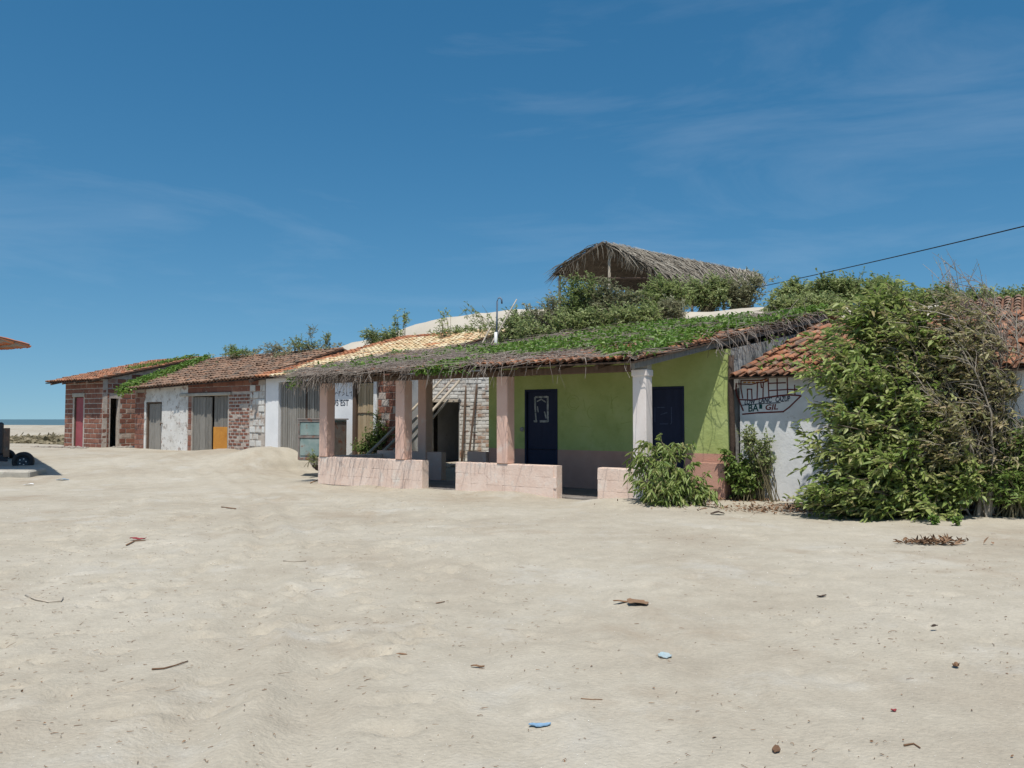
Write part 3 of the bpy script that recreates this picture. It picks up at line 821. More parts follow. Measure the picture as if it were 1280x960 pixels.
planks(gt, M['grey_wood'], .98, 2.18, -.3, 2.31, .08, .04, 11, gap=.022, seed=8, zj=.01)
planks(gt, M['grey_wood'], 2.24, 3.26, -.3, 2.31, .10, .04, 9, gap=.022, seed=9, zj=.01)
k = MB(); k.cbox(1.0, 3.24, .125, .17, 1.1, 1.2, .005); k.cbox(1.0, 3.24, .125, .17, .2, .3, .005); k.cbox(2.17, 2.25, .09, .2, -.3, 2.3, .005); k.build('gate_rail', M['dark_wood'], gt)
wall('gate_shade', gt, M['dark_wood'], .96, 3.27, -.5, 2.32, .172, .185)  # dark backing sheet standing in for the shade between the gate planks
dr = bpy.data.objects.new('door', None); COL.objects.link(dr); dr.parent = h3
planks(dr, M['pale_wood'], 4.56, 5.28, -.3, 2.2, .06, .04, 6, gap=.008, seed=12, zj=.005)
k = MB(); k.cbox(4.56, 5.28, .035, .058, 1.30, 1.325, .003); k.build('door_rail', M['brown_wood'], dr)
k = MB(); k.cbox(4.42, 4.55, -.03, .15, -.3, 2.26, .008); k.build('door_post', M['brown_wood'], dr)
k = MB(); k.cbox(5.31, 5.45, -.05, .1, -.3, 2.45, .01); k.build('door_post', M['white_wall'], dr)
text_mesh(h3, 'lettering', '95 EST', .25, 3.56, -.003, 1.54, M['paint_dark'], xscale=.95)
k = MB()
for (xa, za, xb, zb) in ((3.42,1.84,3.46,1.98),(3.46,1.98,3.56,1.97),(3.56,1.86,3.62,1.97),(3.62,1.97,3.70,1.95),(3.76,1.85,3.76,1.99),(3.76,1.99,3.86,1.99),(3.92,1.87,4.0,1.93),(4.0,1.93,3.94,1.99),(4.08,1.86,4.09,1.98),(4.09,1.86,4.18,1.87),(4.22,1.94,4.30,1.98),(4.30,1.98,4.31,1.86)):
    strip(k, [(xa+.04, za-.02), (xb+.04, zb-.04)], .018, -.003)
k.build('worn_lettering', M['paint_dark'], h3)
tile_roof(h3, [(-.02, -.27, 2.50), (5.65, -.27, 2.50), (5.65, 6.8, 4.43), (-.02, 6.8, 4.43)], M['tile_cream'], n_ind=0, seed=7, under=M['dark_wood'],
          mat_fn=lambda a, b: M['tile'] if a < .13 + .05*math.sin(b*17) or (b > .86 and a < .5) else M['tile_cream'])
k = MB(); k.slab((-.02, 6.8, 4.43), (5.65, 6.8, 4.43), (5.65, 9, 3.9), (-.02, 9, 3.9), .05); k.build('rear_roof', M['tile_old'], h3)

# ------------------------------------------------------------------ RUIN behind the porch
ru = thing('ruined_house', 'roofless whitewashed brick ruin with a black doorway behind the porch', 'ruin', (-2.80, 24.93, .25), math.atan2(-.35, 3.2))
dR = (.30, 1.16, -.5, 1.87)
wall('front_wall', ru, M['ruin_mortar'], 0, 2.9, -.5, lambda x: 2.9+.1*math.sin(x*3), .012, .3, [dR], nsub=12)
bk_ruin = [brick_mesh('brick', M['ruin_brick'], .18, s) for s in (31, 32, 33, 34)]
bricks(ru, bk_ruin, 0, 2.9, -.2, 2.8, .0, .25, .115, [(.28, 1.18, -.5, 1.95)], seed=17, joint=.016, skip=.02, jit=.012)
wall('side_wall', ru, M['room_shade'], .3, 4.0, -.5, 2.8, -.2, 0, org=(0, 0), ang=R(90))
wall('side_wall', ru, M['room_shade'], .3, 4.0, -.5, 2.8, 0, .2, org=(3.1, 0), ang=R(90))
wall('back_wall', ru, M['room_shade'], 0, 3.1, -.5, 2.8, 4.0, 4.2)
k = MB(); k.cbox(.0, 3.1, .3, 4.0, 2.45, 2.55, .01); k.build('ceiling', M['dark_wood'], ru)
k = MB(); k.cbox(.1, 3.0, .34, 4.0, -.3, -.05, .01); k.build('floor', M['floor'], ru)
k = MB(); k.cbox(.25, .31, -.01, .1, -.2, 1.88, .006); k.cbox(.25, 1.2, -.02, .1, 1.88, 1.96, .006); k.build('door_frame', M['pole_wood'], ru)

# ------------------------------------------------------------------ HOUSE 4: green house with pink porch
h4 = thing('porch_house', 'green and pink house with pillared porch under a creeper covered roof', 'house', (OX, OY, 0), RZ)
D = 2.0
EZ = 2.72
def roofz(x, y): return 2.66 + .207*(y+.36)
dA = (-4.06, -3.14, -.3, 2.30)
dB = (-.83, -.03, -.3, 2.29)
wall('green_wall', h4, M['green'], -5.13, .93, .9, 3.02, D, D+.2, [dA, dB])
wall('pink_dado', h4, M['pink_dark'], -5.13, .93, -.3, .9, D-.003, D+.2, [(dA[0], dA[1], -.3, .9), (dB[0], dB[1], -.3, .9)])
# side walls and back
sa = math.atan2(3.1, 1.07)
wall('side_wall', h4, M['grey_wall'], .12, 3.3, -.3, lambda t: 3.0+.195*t, -.0, .2, org=(.90, D), ang=sa)
wall('side_wall', h4, M['green'], .2, 3.9, -.3, lambda t: 3.0+.2*t, -.2, .0, org=(-5.13, D), ang=R(90))
wall('back_wall', h4, M['grey_wall'], -5.1, 1.9, -.3, 3.7, 5.3, 5.5)
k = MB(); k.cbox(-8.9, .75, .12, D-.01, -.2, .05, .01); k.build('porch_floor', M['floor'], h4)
def blue_door(op, mark):
    d = MB(); d.cbox(op[0]+.05, op[1]-.05, D+.05, D+.10, .05, op[3]-.05, .006)
    d = d.build('door', M['blue'], h4)
    f = MB(); f.cbox(op[0], op[0]+.05, D-.012, D+.12, .05, op[3], .006); f.cbox(op[1]-.05, op[1], D-.012, D+.12, .05, op[3], .006)
    f.cbox(op[0]+.05, op[1]-.05, D-.012, D+.12, op[3]-.05, op[3], .006); f.build('door_frame', M['blue'], d)
    return d
da = blue_door(dA, 1)
yd = D+.047
k = MB(); xa, xb, za, zb = -3.80, -3.44, 1.55, 2.12
strip(k, [(xa, zb-.02), (xa+.01, za+.28)], .05, yd); strip(k, [(xa+.01, za+.25), (xa+.03, za)], .04, yd)
strip(k, [(xb, zb), (xb, za)], .05, yd-.001); strip(k, [(xa+.02, zb), (xb-.02, zb)], .045, yd-.002); strip(k, [(xa-.02, za), (xa+.05, za)], .045, yd-.002)
strip(k, [(xa+.15, za), (xb-.02, za)], .05, yd-.002); strip(k, [(xa+.06, zb-.1), (xa+.18, zb-.05), (xb-.06, zb-.12)], .03, yd); strip(k, [(xb-.09, za+.22), (xb-.05, za+.08)], .035, yd)
strip(k, [(xa+.07, za+.35), (xa+.09, za+.22)], .025, yd)
k.build('door_marking', M['paint_grey'], da)
k = MB(); k.tube([(-4.13, D-.004, 1.36), (-4.13, D-.03, 1.36)], .055, 10); k.build('light_switch', M['grey_wall'], h4)
k = MB(); ys = D-.002
def arc(cx, cz, r0, a0, a1, n=9): strip(k, [(cx+r0*math.cos(R(a0+(a1-a0)*i/n)), cz+r0*math.sin(R(a0+(a1-a0)*i/n))) for i in range(n+1)], .013, ys)
arc(-2.72, 1.98, .17, 20, 330); arc(-2.72, 1.97, .11, 60, 300); arc(-2.2, 1.75, .15, 90, 260); arc(-2.0, 1.6, .12, -80, 100); arc(-1.55, 1.9, .2, 100, 200); arc(-1.2, 1.72, .14, -60, 150)
strip(k, [(-2.45,2.05),(-2.4,1.8)], .012, ys); strip(k, [(-1.75,2.15),(-1.7,1.72)], .012, ys); strip(k, [(-1.5,1.5),(-1.25,1.55)], .012, ys); strip(k, [(-2.6,1.45),(-2.3,1.42)], .01, ys)
k.build('wall_scratch', M['scratch'], h4)
db = blue_door(dB, 0)
k = MB()
for (xa, za, xb, zb) in ((-.72,1.55,-.72,1.85),(-.66,1.85,-.5,1.85),(-.34,1.85,-.34,1.52),(-.60,1.5,-.42,1.5),(-.58,1.7,-.44,1.74),(-.36,1.5,-.34,1.52)):
    strip(k, [(xa, za), (xb, zb)], .02, yd)
k.build('door_marking', M['paint_faint'], db)
# pillars
for i, x in enumerate((0.0, -3.17, -6.08, -8.69)):
    k = MB(); k.cbox(x-.14, x+.14, -.14, .14, .672 if i else -.2, 2.50, .014, .003)
    o = k.build('pillar', M['pillar_white'] if i == 0 else M['pillar'], h4)
    if i == 0: o['label'] = 'faded white corner pillar'
k = MB(); k.cbox(-.155, .155, -.155, .155, 2.40, 2.53, .012); k.build('capital', M['pillar_white'], h4)
k = MB(); k.cbox(-7.2-.14, -7.2+.14, D-.14, D+.14, -.1, 3.05, .014); k.build('pillar', M['pillar'], h4)
# half walls of painted blocks
pk = [brick_mesh('block', M['pink'], .016, s) for s in (41, 42, 43)]
def half_wall(x0, x1, y, ht, seed):
    wall('half_wall', h4, M['pink'], x0, x1, -.25, ht, y-.10, y+.10)
    bricks(h4, pk, x0+.001, x1-.001, -.005, ht-.004, y-.118, .42, .222, seed=seed, joint=.0025, depth=.03, name='block', jit=.0006)
half_wall(-8.87, -5.40, 0, .67, 1)
half_wall(-4.43, -1.84, 0, .67, 2)
half_wall(-.90, .12, 0, .67, 3)
wall('half_wall', h4, M['pillar'], -8.85, -6.57, -.2, .76, D-.09, D+.09)
wall('half_wall', h4, M['pillar'], -5.73, -5.15, -.2, .80, D-.09, D+.09)
wall('half_wall', h4, M['pink'], .1, D-.1, -.2, .67, -.1, .1, org=(-8.75, 0), ang=R(90))
wall('half_wall', h4, M['pink_dark'], .25, .92, -.2, .72, D-.25, D-.05)
# beams
k = MB(); k.cbox(-9.15, -.18, -.07, .07, 2.50, 2.63, .01); k.build('front_beam', M['brown_wood'], h4)
k = MB(); k.cbox(-.18, .16, -.08, .08, 2.532, 2.63, .01); k.build('beam_end', M['concrete'], h4)
for x in np.arange(-8.9, .1, .9):
    k = MB(); k.box(x-.035, x+.035, -.33, 2.9 if x < -5.3 else 2.1, 0, .08, Matrix(((1,0,0,0),(0,1,0,0),(0,.207,1,2.615),(0,0,0,1)))); k.build('rafter', M['brown_wood'], h4)
k = MB()
for i in range(1):
    k.slab((-.02, -.45, 2.66), (.07, -.47, 2.66), (2.0, 5.2, 3.99), (1.9, 5.2, 3.99), .14)
k.build('verge_rafter', M['grey_wood'], h4)
RIDGE = 4.03
roofA = tile_roof(h4, [(-5.2, -.5, EZ-.03), (.10, -.5, EZ-.03), (2.07, 5.29, RIDGE), (-5.2, 6.0, RIDGE)], M['tile_bright'], n_ind=190, seed=21, under=M['brown_wood'])
zb_ = EZ-.03 + (RIDGE-EZ+.03)*(3.5/6.5)
roofB = tile_roof(h4, [(-9.25, -.5, EZ-.03), (-5.2, -.5, EZ-.03), (-5.2, 3.0, zb_), (-9.1, 3.0, zb_)], M['tile'], n_ind=110, seed=22, under=M['brown_wood'])
k = MB(); k.slab((-5.2, 6.0, RIDGE), (2.07, 5.29, RIDGE), (3.2, 8.2, 3.5), (-5.2, 8.6, 3.5), .05); k.build('rear_roof', M['tile_old'], h4)

# ------------------------------------------------------------------ HOUSE 5: low white house with the mural
h5 = thing('mural_house', 'low white house with orange tiled roof and painted boat mural behind the bush', 'house', (OX, OY, 0), RZ)
wall('front_wall', h5, M['white_wall'], 1.08, 8.6, -.3, 2.50, 2.2, 2.4)
wall('side_wall', h5, M['white_wall'], 2.4, 6.8, -.3, lambda y: 2.5+.44*min(y-2.2, 6.9-y), -8.6, -8.4, org=(0, 0), ang=R(90))
wall('back_wall', h5, M['white_wall'], 3.0, 8.6, -.3, 2.5, 6.8, 7.0)
roofC = tile_roof(h5, [(.98, 1.88, 2.46), (8.9, 1.88, 2.46), (8.9, 4.53, 3.64), (1.95, 4.53, 3.64)], M['tile_bright'], pitch=.205, row=.36, n_ind=300, seed=31, jit=2.2)
k = MB(); k.slab((1.95, 4.53, 3.64), (8.9, 4.53, 3.64), (8.9, 7.3, 2.4), (2.9, 7.3, 2.4), .05); k.build('rear_roof', M['tile_old'], h5)
ym = 2.197
mu = bpy.data.objects.new('mural', None); COL.objects.link(mu); mu.parent = h5
def mz(py, Yd=15.9): return 1.6 + (524-py)*Yd/1000
def mxx(px):            # pixel column -> x along the facade y = 2.2
    t = (px-640)/1000
    bx, by = OX+VX*2.2, OY+VY*2.2
    return (t*by - bx)/(RX - t*RY)
def mpt(cxp, cyp):      # crop pixel of the mural -> (x, z)
    px = 912+cxp*90/1280; py = 464+cyp*62/882
    x = mxx(px); Yd = OY+VY*2.2+RY*x
    return (x, 1.6+(524-py)*Yd/1000)
k = MB()
def ln(*pts, w=.024): strip(k, [mpt(*p) for p in pts], w, ym)
ln((210,165),(400,165),(560,160),(640,140),(690,110)); ln((150,225),(400,235),(500,205),(620,195),(690,170))
ln((210,165),(205,300),(235,480)); ln((500,205),(490,490)); ln((690,105),(700,460)); ln((850,130),(850,430)); ln((700,215),(1000,205)); ln((710,345),(1050,325),(1230,330))
ln((1030,100),(1035,430)); ln((1160,250),(1165,420)); ln((320,490),(320,320),(395,320),(400,490)); ln((560,205),(570,290),(600,290),(605,200)); ln((600,290),(595,470))
ln((690,105),(860,95)); ln((160,505),(400,515),(600,480),(850,440),(1050,420),(1270,435), w=.03); ln((125,220),(115,330),(135,430),(240,700), w=.03); ln((230,765),(500,740),(950,720), w=.03)
ln((950,720),(1060,640),(1270,440), w=.028)
k.build('mural_line', M['paint_red'], mu)
k = MB(); 
for a in range(6):
    strip(k, [mpt(255+a*75, 200-(8*a if a > 3 else 0)), mpt(295+a*75, 198-(8*a if a > 3 else 0))], .03, ym)
k.build('mural_eaves', M['paint_orange'], mu)
k = MB(); strip(k, [mpt(225,605), mpt(600,575), mpt(900,560)], .018, ym); k.build('mural_line', M['paint_dark'], mu)
def mtext(body, cxp, cyp, size, m, xs, sh=.25, rot=0.05):
    x, z = mpt(cxp, cyp); text_mesh(mu, 'lettering', body, size, x, ym, z, m, xscale=xs, shear=sh, rot=rot)
mtext('LOW', 262, 592, .125, M['paint_dark'], .72); mtext('LANC', 512, 568, .145, M['paint_dark'], .68); mtext('CAZUP', 812, 548, .145, M['paint_dark'], .60)
mtext('BA', 325, 720, .20, M['paint_teal'], .85, .1); mtext('GIL', 625, 690, .15, M['paint_red'], 1.15, .2)
k = MB(); x, z = mpt(525, 670); k.box(x, x+.06, ym, ym+.004, z, z+.09); k.build('mural_mark', M['paint_teal'], mu)
# corner post between the two houses
k = MB(); pb = main_w(1.0, 1.96, -.1)
k.tube([(0,0,0), (.01,0,1.2), (-.01,.01,2.2), (0,0,2.98)], [.065,.06,.06,.055], 8)
o = k.build('wooden_post', M['dark_wood'], None, Matrix.Translation(pb)); tag(o, 'dark round post between the green wall and the mural wall', 'post')

# house seen only by its dark roof at the right edge
h6 = thing('rear_house', 'house at right edge showing only a dark tiled roof above the bush', 'house', (13.3, 18.5, 1.72), R(-30))
k = MB(); k.box(-2.4, 2.6, -1.0, 2.6, -2.2, 2.0); k.build('wall', M['grey_wall'], h6)
tile_roof(h6, [(-3.2, -1.6, 2.02), (3.4, -1.6, 2.3), (3.4, 1.2, 3.2), (-3.0, 1.2, 2.9)], M['tile_old'], n_ind=0, seed=41, under=M['dark_wood'])
# house at the left edge: only the corner of its roof reaches into the picture
h7 = thing('roadside_house', 'house at left edge of which only the tiled roof corner shows', 'house', (-13.9, 20.6, 0), 0)
c7 = [Vector(p) - Vector((-13.9, 20.6, 0)) for p in ((-15.75,24.6,3.82), (-12.08,19.97,3.48), (-16.1,19.5,4.53), (-19.8,24.1,4.85))]
tile_roof(h7, c7, M['tile_new'], deck_m=M['tile_new'], n_ind=0, seed=42, under=M['dark_wood'])
k = MB(); k.slab(c7[0]-Vector((0,0,.07)), c7[1]-Vector((.05,-.03,.07)), c7[2]-Vector((0,-.08,.07)), c7[2]-Vector((.1,-.3,.07)), .05); k.build('fascia', M['grey_wood'], h7)
for (x, y) in ((-.55, -.55), (-3.5, 2.5), (-4.5, -.8)):
    k = MB(); k.cbox(x-.12, x+.12, y-.12, y+.12, -.3, 3.70 if x > -3 else 4.1, .012); k.build('pillar', M['white'], h7)

# ------------------------------------------------------------------ things round the porch
# teal cabinet
cb = thing('metal_cabinet', 'rusty faded teal metal cabinet standing behind the left porch pillar', 'cabinet', (-5.62, 22.85, .42), RZ+R(16))
k = MB(); k.cbox(-.52, .52, -.02, .86, 0, 1.16, .012); k.build('body', M['teal'], cb)
for (x0, x1, z0, z1) in ((-.46, .46, .72, 1.08), (-.46, .46, .14, .62)):
    k = MB(); k.cbox(x0, x1, -.04, -.015, z0, z1, .01); k.build('panel', M['teal'], cb)
k = MB()
for z in (.02, .64, 1.10): k.cbox(-.53, .53, -.055, -.02, z, z+.07, .006)
for x in (-.53, .48): k.cbox(x, x+.05, -.05, -.018, .09, 1.1, .006)
k.build('frame', M['teal_dark'], cb)
k = MB(); k.cbox(-.56, .56, -.07, .9, 1.165, 1.2, .008); k.build('top', M['teal_dark'], cb)
k = MB(); k.cbox(.522, .54, .06, .82, .08, 1.1, .006); k.build('side_panel', M['teal_dark'], cb)
# leaning poles
def pole(name, label, a, b, r0, r1, m, bend=.06, group=None):
    a = Vector(a); b = Vector(b); n = 7
    pts = [a.lerp(b, i/(n-1)) + Vector((0,0,-bend*math.sin(math.pi*i/(n-1)))) for i in range(n)]
    k_ = MB(); k_.tube([p-a for p in pts], [r0+(r1-r0)*i/(n-1)+random.uniform(-.004,.004) for i in range(n)], 8)
    o_ = k_.build(name, m, None, Matrix.Translation(a)); tag(o_, label, 'pole', group); return o_
for (lp, tp, r0, r1, lab) in (((452,574,22.0),(553,473,24.4),.05,.035,'uppermost of the three pale poles leaning across the black doorway'),
                         ((466,576,22.0),(566,474,24.5),.05,.035,'middle one of three pale poles leaning across the black doorway'),
                         ((478,578,22.0),(574,476,24.55),.055,.04,'lowest of the three long pale poles leaning across the black doorway'),
                         ((488,580,22.2),(560,500,24.3),.04,.03,'short pale pole leaning lowest beside the black doorway edge')):
    p = at(*lp); q = at(*tp)
    d_ = (p-q).normalized(); p = p + d_*max(0, (p.z - gz(p.x, p.y)))/max(.15, -d_.z)*1.0
    pole('leaning_pole', lab, p, q, r0, r1, M['pole_wood'], .05, 'poles leaning by the ruin')
for (lp, tp, lab) in (((577,579,24.3),(583,474,24.86),'shorter dark rod standing in for a shadow stripe beside the doorway'), ((585,580,24.0),(597,474,24.83),'dark rod standing in for a shadow stripe nearest the green house')):
    p = at(*lp); q = at(*tp); p.z = gz(p.x, p.y)
    pole('leaning_pole', lab, p, q, .035, .03, M['brown_wood'], .02, 'dark rods as shadow stripes on the ruin')  # dark rods added in place of shadow stripes on the ruin wall
# planks lying in front of the doorway
for i, (px, py, a, L_) in enumerate(((560,581,8,.8),(566,585,-4,.7),(561,589,12,.75))):
    c = at(px, py, 23.2-.5*i); c.z = gz(c.x, c.y)+.03
    k = MB(); k.cbox(-L_/2, L_/2, -.07, .07, 0, .04, .006, .006)
    o = k.build('loose_plank', M['pole_wood'], None, Matrix.Translation(c) @ Matrix.Rotation(R(a), 4, 'Z') @ Matrix.Rotation(R(4-3*i), 4, 'Y'))
    tag(o, ('farthest', 'middle', 'nearest')[i] + ' grey board lying on the sand before the black doorway', 'plank', 'boards by the doorway')
# hooked pipe and sticks on the roof
b = main_w(-5.55, 2.85, 3.42)
pp = thing('hooked_pipe', 'white and blue pipe with hooked top standing on the creeper roof', 'pipe', b)
k = MB(); k.tube([(0,0,-.1), (0,0,.42)], .042, 10); k.build('white_sleeve', M['pipe_white'], pp)
k = MB(); k.tube([(.02,0,.3), (.03,0,.9), (.035,0,1.22), (.06,0,1.30), (.11,0,1.32), (.15,0,1.27), (.155,0,1.16)], .022, 8); k.build('hook', M['pipe_blue'], pp)
for (lo, hi, lab) in (((600,431),(613,409),'short pale stick leaning left of hooked roof pipe'), ((612,430),(646,374),'long pale stick crossing behind the hooked roof pipe'), ((617,428),(626,408),'short pale stick leaning right beside the hooked pipe foot')):
    p = at(lo[0], lo[1]+4, 20.6); q = at(hi[0], hi[1], 20.9)
    pole('roof_stick', lab, p, q, .025, .018, M['pole_wood'], .0, 'sticks on the creeper roof')
# cart with wheels and concrete slab at the left edge
k = MB(); k.cbox(-3.2, 3.35, 0, .85, -.3, .27, .04, .03)
o = k.build('concrete_slab', M['concrete'], None, Matrix.Translation((-16.0, 21.05, 0))); tag(o, 'worn pale concrete slab on the sand at left edge', 'slab')
ct = thing('parked_cart', 'dark wheeled cart parked in the shade at left edge', 'cart', (-14.6, 24.0, .1), 0)
def wheel(px, py, Yw, r, yaw):
    c = at(px, py, Yw)
    wl_ = bpy.data.objects.new('wheel', None); COL.objects.link(wl_); wl_.parent = ct
    wl_.matrix_local = Matrix.Translation(c - Vector(ct.location)) @ Matrix.Rotation(R(yaw), 4, 'Z') @ Matrix.Rotation(R(90), 4, 'X')
    n = 28; prof = [(.56,-.07),(.72,-.09),(.93,-.085),(1.0,-.05),(1.0,.05),(.93,.085),(.72,.09),(.56,.07)]
    k_ = MB(); vs = []; fs = []
    for i in range(n):
        g = 2*math.pi*i/n
        for (a, b_) in prof: vs.append((math.cos(g)*a*r, math.sin(g)*a*r, b_))
    m_ = len(prof)
    for i in range(n):
        for j in range(m_): fs.append((i*m_+j, ((i+1)%n)*m_+j, ((i+1)%n)*m_+(j+1)%m_, i*m_+(j+1)%m_))
    k_.add(vs, fs, True); k_.build('tyre', M['rubber'], wl_)
    k_ = MB(); vs = [(0,0,.05)]; fs = []
    for i in range(n):
        g = 2*math.pi*i/n
        vs += [(math.cos(g)*.2*r, math.sin(g)*.2*r, .055), (math.cos(g)*.5*r, math.sin(g)*.5*r, .01), (math.cos(g)*.58*r, math.sin(g)*.58*r, .065), (math.cos(g)*.58*r, math.sin(g)*.58*r, -.06)]
    for i in range(n):
        a = 1+i*4; b_ = 1+((i+1)%n)*4
        fs.append((0, a, b_))
        for j in range(3): fs.append((a+j, a+j+1, b_+j+1, b_+j))
    k_.add(vs, fs, True); k_.build('rim', M['rim'], wl_)
    k_ = MB()
    for i in range(5):
        g = 2*math.pi*i/5; k_.tube([(math.cos(g)*.3*r, math.sin(g)*.3*r, .03), (math.cos(g)*.3*r, math.sin(g)*.3*r, .08)], .018, 6)
    k_.build('wheel_nut', M['pipe_white'], wl_)
wheel(29, 577, 23.4, .285, 18)
wheel(8, 571.5, 25.0, .25, 18)
c0 = Vector(ct.location)
k = MB(); k.cbox(-1.6, .1, 0, 1.9, .24, .415, .03); a = at(5, 528, 24.45)-c0; k.build('chassis', M['body'], ct, Matrix.Translation((a.x, a.y, 0)) @ Matrix.Rotation(R(33), 4, 'Z'))
k = MB(); a = at(5, 528, 24.5)-c0; k.cbox(-1.6, 0, 0, 1.8, .42, a.z, .04); k.build('body', M['body'], ct, Matrix.Translation((a.x, a.y, 0)) @ Matrix.Rotation(R(33), 4, 'Z'))
a = at(4.5, 535, 24.42)-c0; b = at(11, 561, 24.42)-c0
k = MB(); k.cbox(a.x, b.x, a.y, a.y+.05, b.z-.25, a.z, .01); k.build('side_board', M['tile_old'], ct)
k = MB(); k.tube([(-2.2, .9, .25), (-.7, .3, .25)], .04, 8); k.build('axle', M['body'], ct)

# ------------------------------------------------------------------ palm thatch shelter on the dune
pa = thing('thatched_shelter', 'open shelter with ragged grey palm thatch roof on the dune', 'shelter', (4.5, 30.0, 6.2), 0)
P0 = Vector((4.5, 30.0, 6.2))
pA = at(752, 302, 29.6)-P0; pG = at(692, 341, 30.8)-P0; pC = at(833, 347, 28.6)-P0; pB = at(944, 341, 33.0)-P0; pD = at(946, 347, 32.0)-P0
pF = pG + (pB-pA) + Vector((0,0,-.3))
k = MB(); k.slab(pA, pC, pD, pB, .10); k.build('front_slope', M['thatch_shaded'], pa)
k = MB(); k.slab(pG, pA, pB, pF, .10); k.build('rear_slope', M['thatch_shaded'], pa)
def thatch(c4, n, seed, name, over=.25, hang=.12):
    r = np.random.default_rng(seed)
    A_, B_, C_, D_ = [np.array(p) for p in c4]        # ridge start, eave start, eave end, ridge end
    a = r.random(n)[:, None]; b = (r.random(n)**.9)[:, None]*.86
    a = a*1.02-.01
    p = (A_*(1-a)+D_*a)*(1-b) + (B_*(1-a)+C_*a)*b
    dn_ = nrm((B_-A_)*(1-a) + (C_-D_)*a)
    side = nrm((D_-A_)[None, :])
    nn = nrm(np.cross(dn_, side)); nn = nn*np.sign(nn[:, 2:3])
    L_ = r.uniform(.5, 1.2, n)[:, None]
    d = nrm(dn_ + side*r.normal(0, .22, n)[:, None] + nn*r.normal(.02, .05, n)[:, None])
    p = p + nn*r.uniform(.0, .09, n)[:, None]
    mid = p + d*L_*.5 + nn*.02
    end = p + d*L_ + np.array([0,0,-1])*L_*r.uniform(.0, hang*2, n)[:, None]
    w = r.uniform(.012, .03, n)[:, None]
    s_ = nrm(np.cross(d, nn))
    V = np.stack([p-s_*w, p+s_*w, mid+s_*w*.9+nn*w*.5, mid-s_*w*.9+nn*w*.5, end+s_*w*.2, end-s_*w*.2], 1).reshape(-1, 3)
    i = np.arange(n)[:, None]*6
    F = np.concatenate([i+np.array([0,1,2,3]), i+np.array([3,2,4,5])], 0)
    o_ = link(name, np_mesh(name, V, F, np.repeat(r.random(n), 6)), M['thatch'], pa); o_['kind'] = 'stuff'
thatch((pA, pC, pD, pB), 3000, 1, 'front_thatch', hang=.1)
thatch((pA, pG, pF, pB), 1800, 2, 'rear_thatch')
# fringe hanging along the open gable edge
r = np.random.default_rng(3); n = 170
t = r.random(n)[:, None]; e = np.where(r.random(n)[:, None] < .72, np.array(pA)*(1-t)+np.array(pC)*t, np.array(pA)*(1-t)+np.array(pG)*t)
e = e + r.normal(0, .05, (n, 3))
L_ = r.uniform(.15, .7, n)[:, None]*(1.05-.35*t)
d = nrm(np.stack([r.normal(.02, .22, n), r.normal(-.1, .2, n), -np.ones(n)], 1))
P3 = np.stack([e, e+d*L_*.5+np.array([.03,0,.03]), e+d*L_], 1)
V, F = tubes_np(P3, np.tile(np.array([.016,.013,.004]), (n,1)), 3)
o = link('gable_fringe', np_mesh('gable_fringe', V, F, np.repeat(r.random(n), 9)), M['thatch'], pa); o['kind'] = 'stuff'
for (px, py, Yp) in ((762, 306, 29.7), (742, 330, 33), (826, 345, 29.0), (905, 338, 32.2), (700, 339, 31.0), (865, 335, 34)):
    t_ = at(px, py, Yp)-P0; bz = gz(t_.x+P0.x, t_.y+P0.y)-P0.z-.2
    k = MB(); k.tube([(t_.x+.03, t_.y, bz), (t_.x-.02, t_.y, (bz+t_.z)/2), (t_.x, t_.y, t_.z)], [.06,.055,.05], 8); k.build('post', M['pole_wood'], pa)
k = MB(); k.tube([pG+Vector((.1,0,-.08)), pC.lerp(pG,.5)+Vector((0,0,-.12)), pC+Vector((-.1,0,-.02))], .04, 6); k.build('tie_beam', M['dark_wood'], pa)
k = MB(); k.tube([pA+Vector((0,0,-.08)), pB+Vector((0,0,-.12))], .04, 6); k.build('ridge_pole', M['pole_wood'], pa)

# ------------------------------------------------------------------ plants
def ell_points(ells, n, r, shell=.45):
    w = np.array([e[6] if len(e) > 6 else 1.0 for e in ells]); w = w/w.sum()
    k_ = r.choice(len(ells), n, p=w)
    E = np.array([e[:6] for e in ells])[k_]
    d = nrm(r.normal(0, 1, (n, 3))); rad = r.random(n)[:, None]**shell
    return E[:, :3] + d*E[:, 3:]*rad

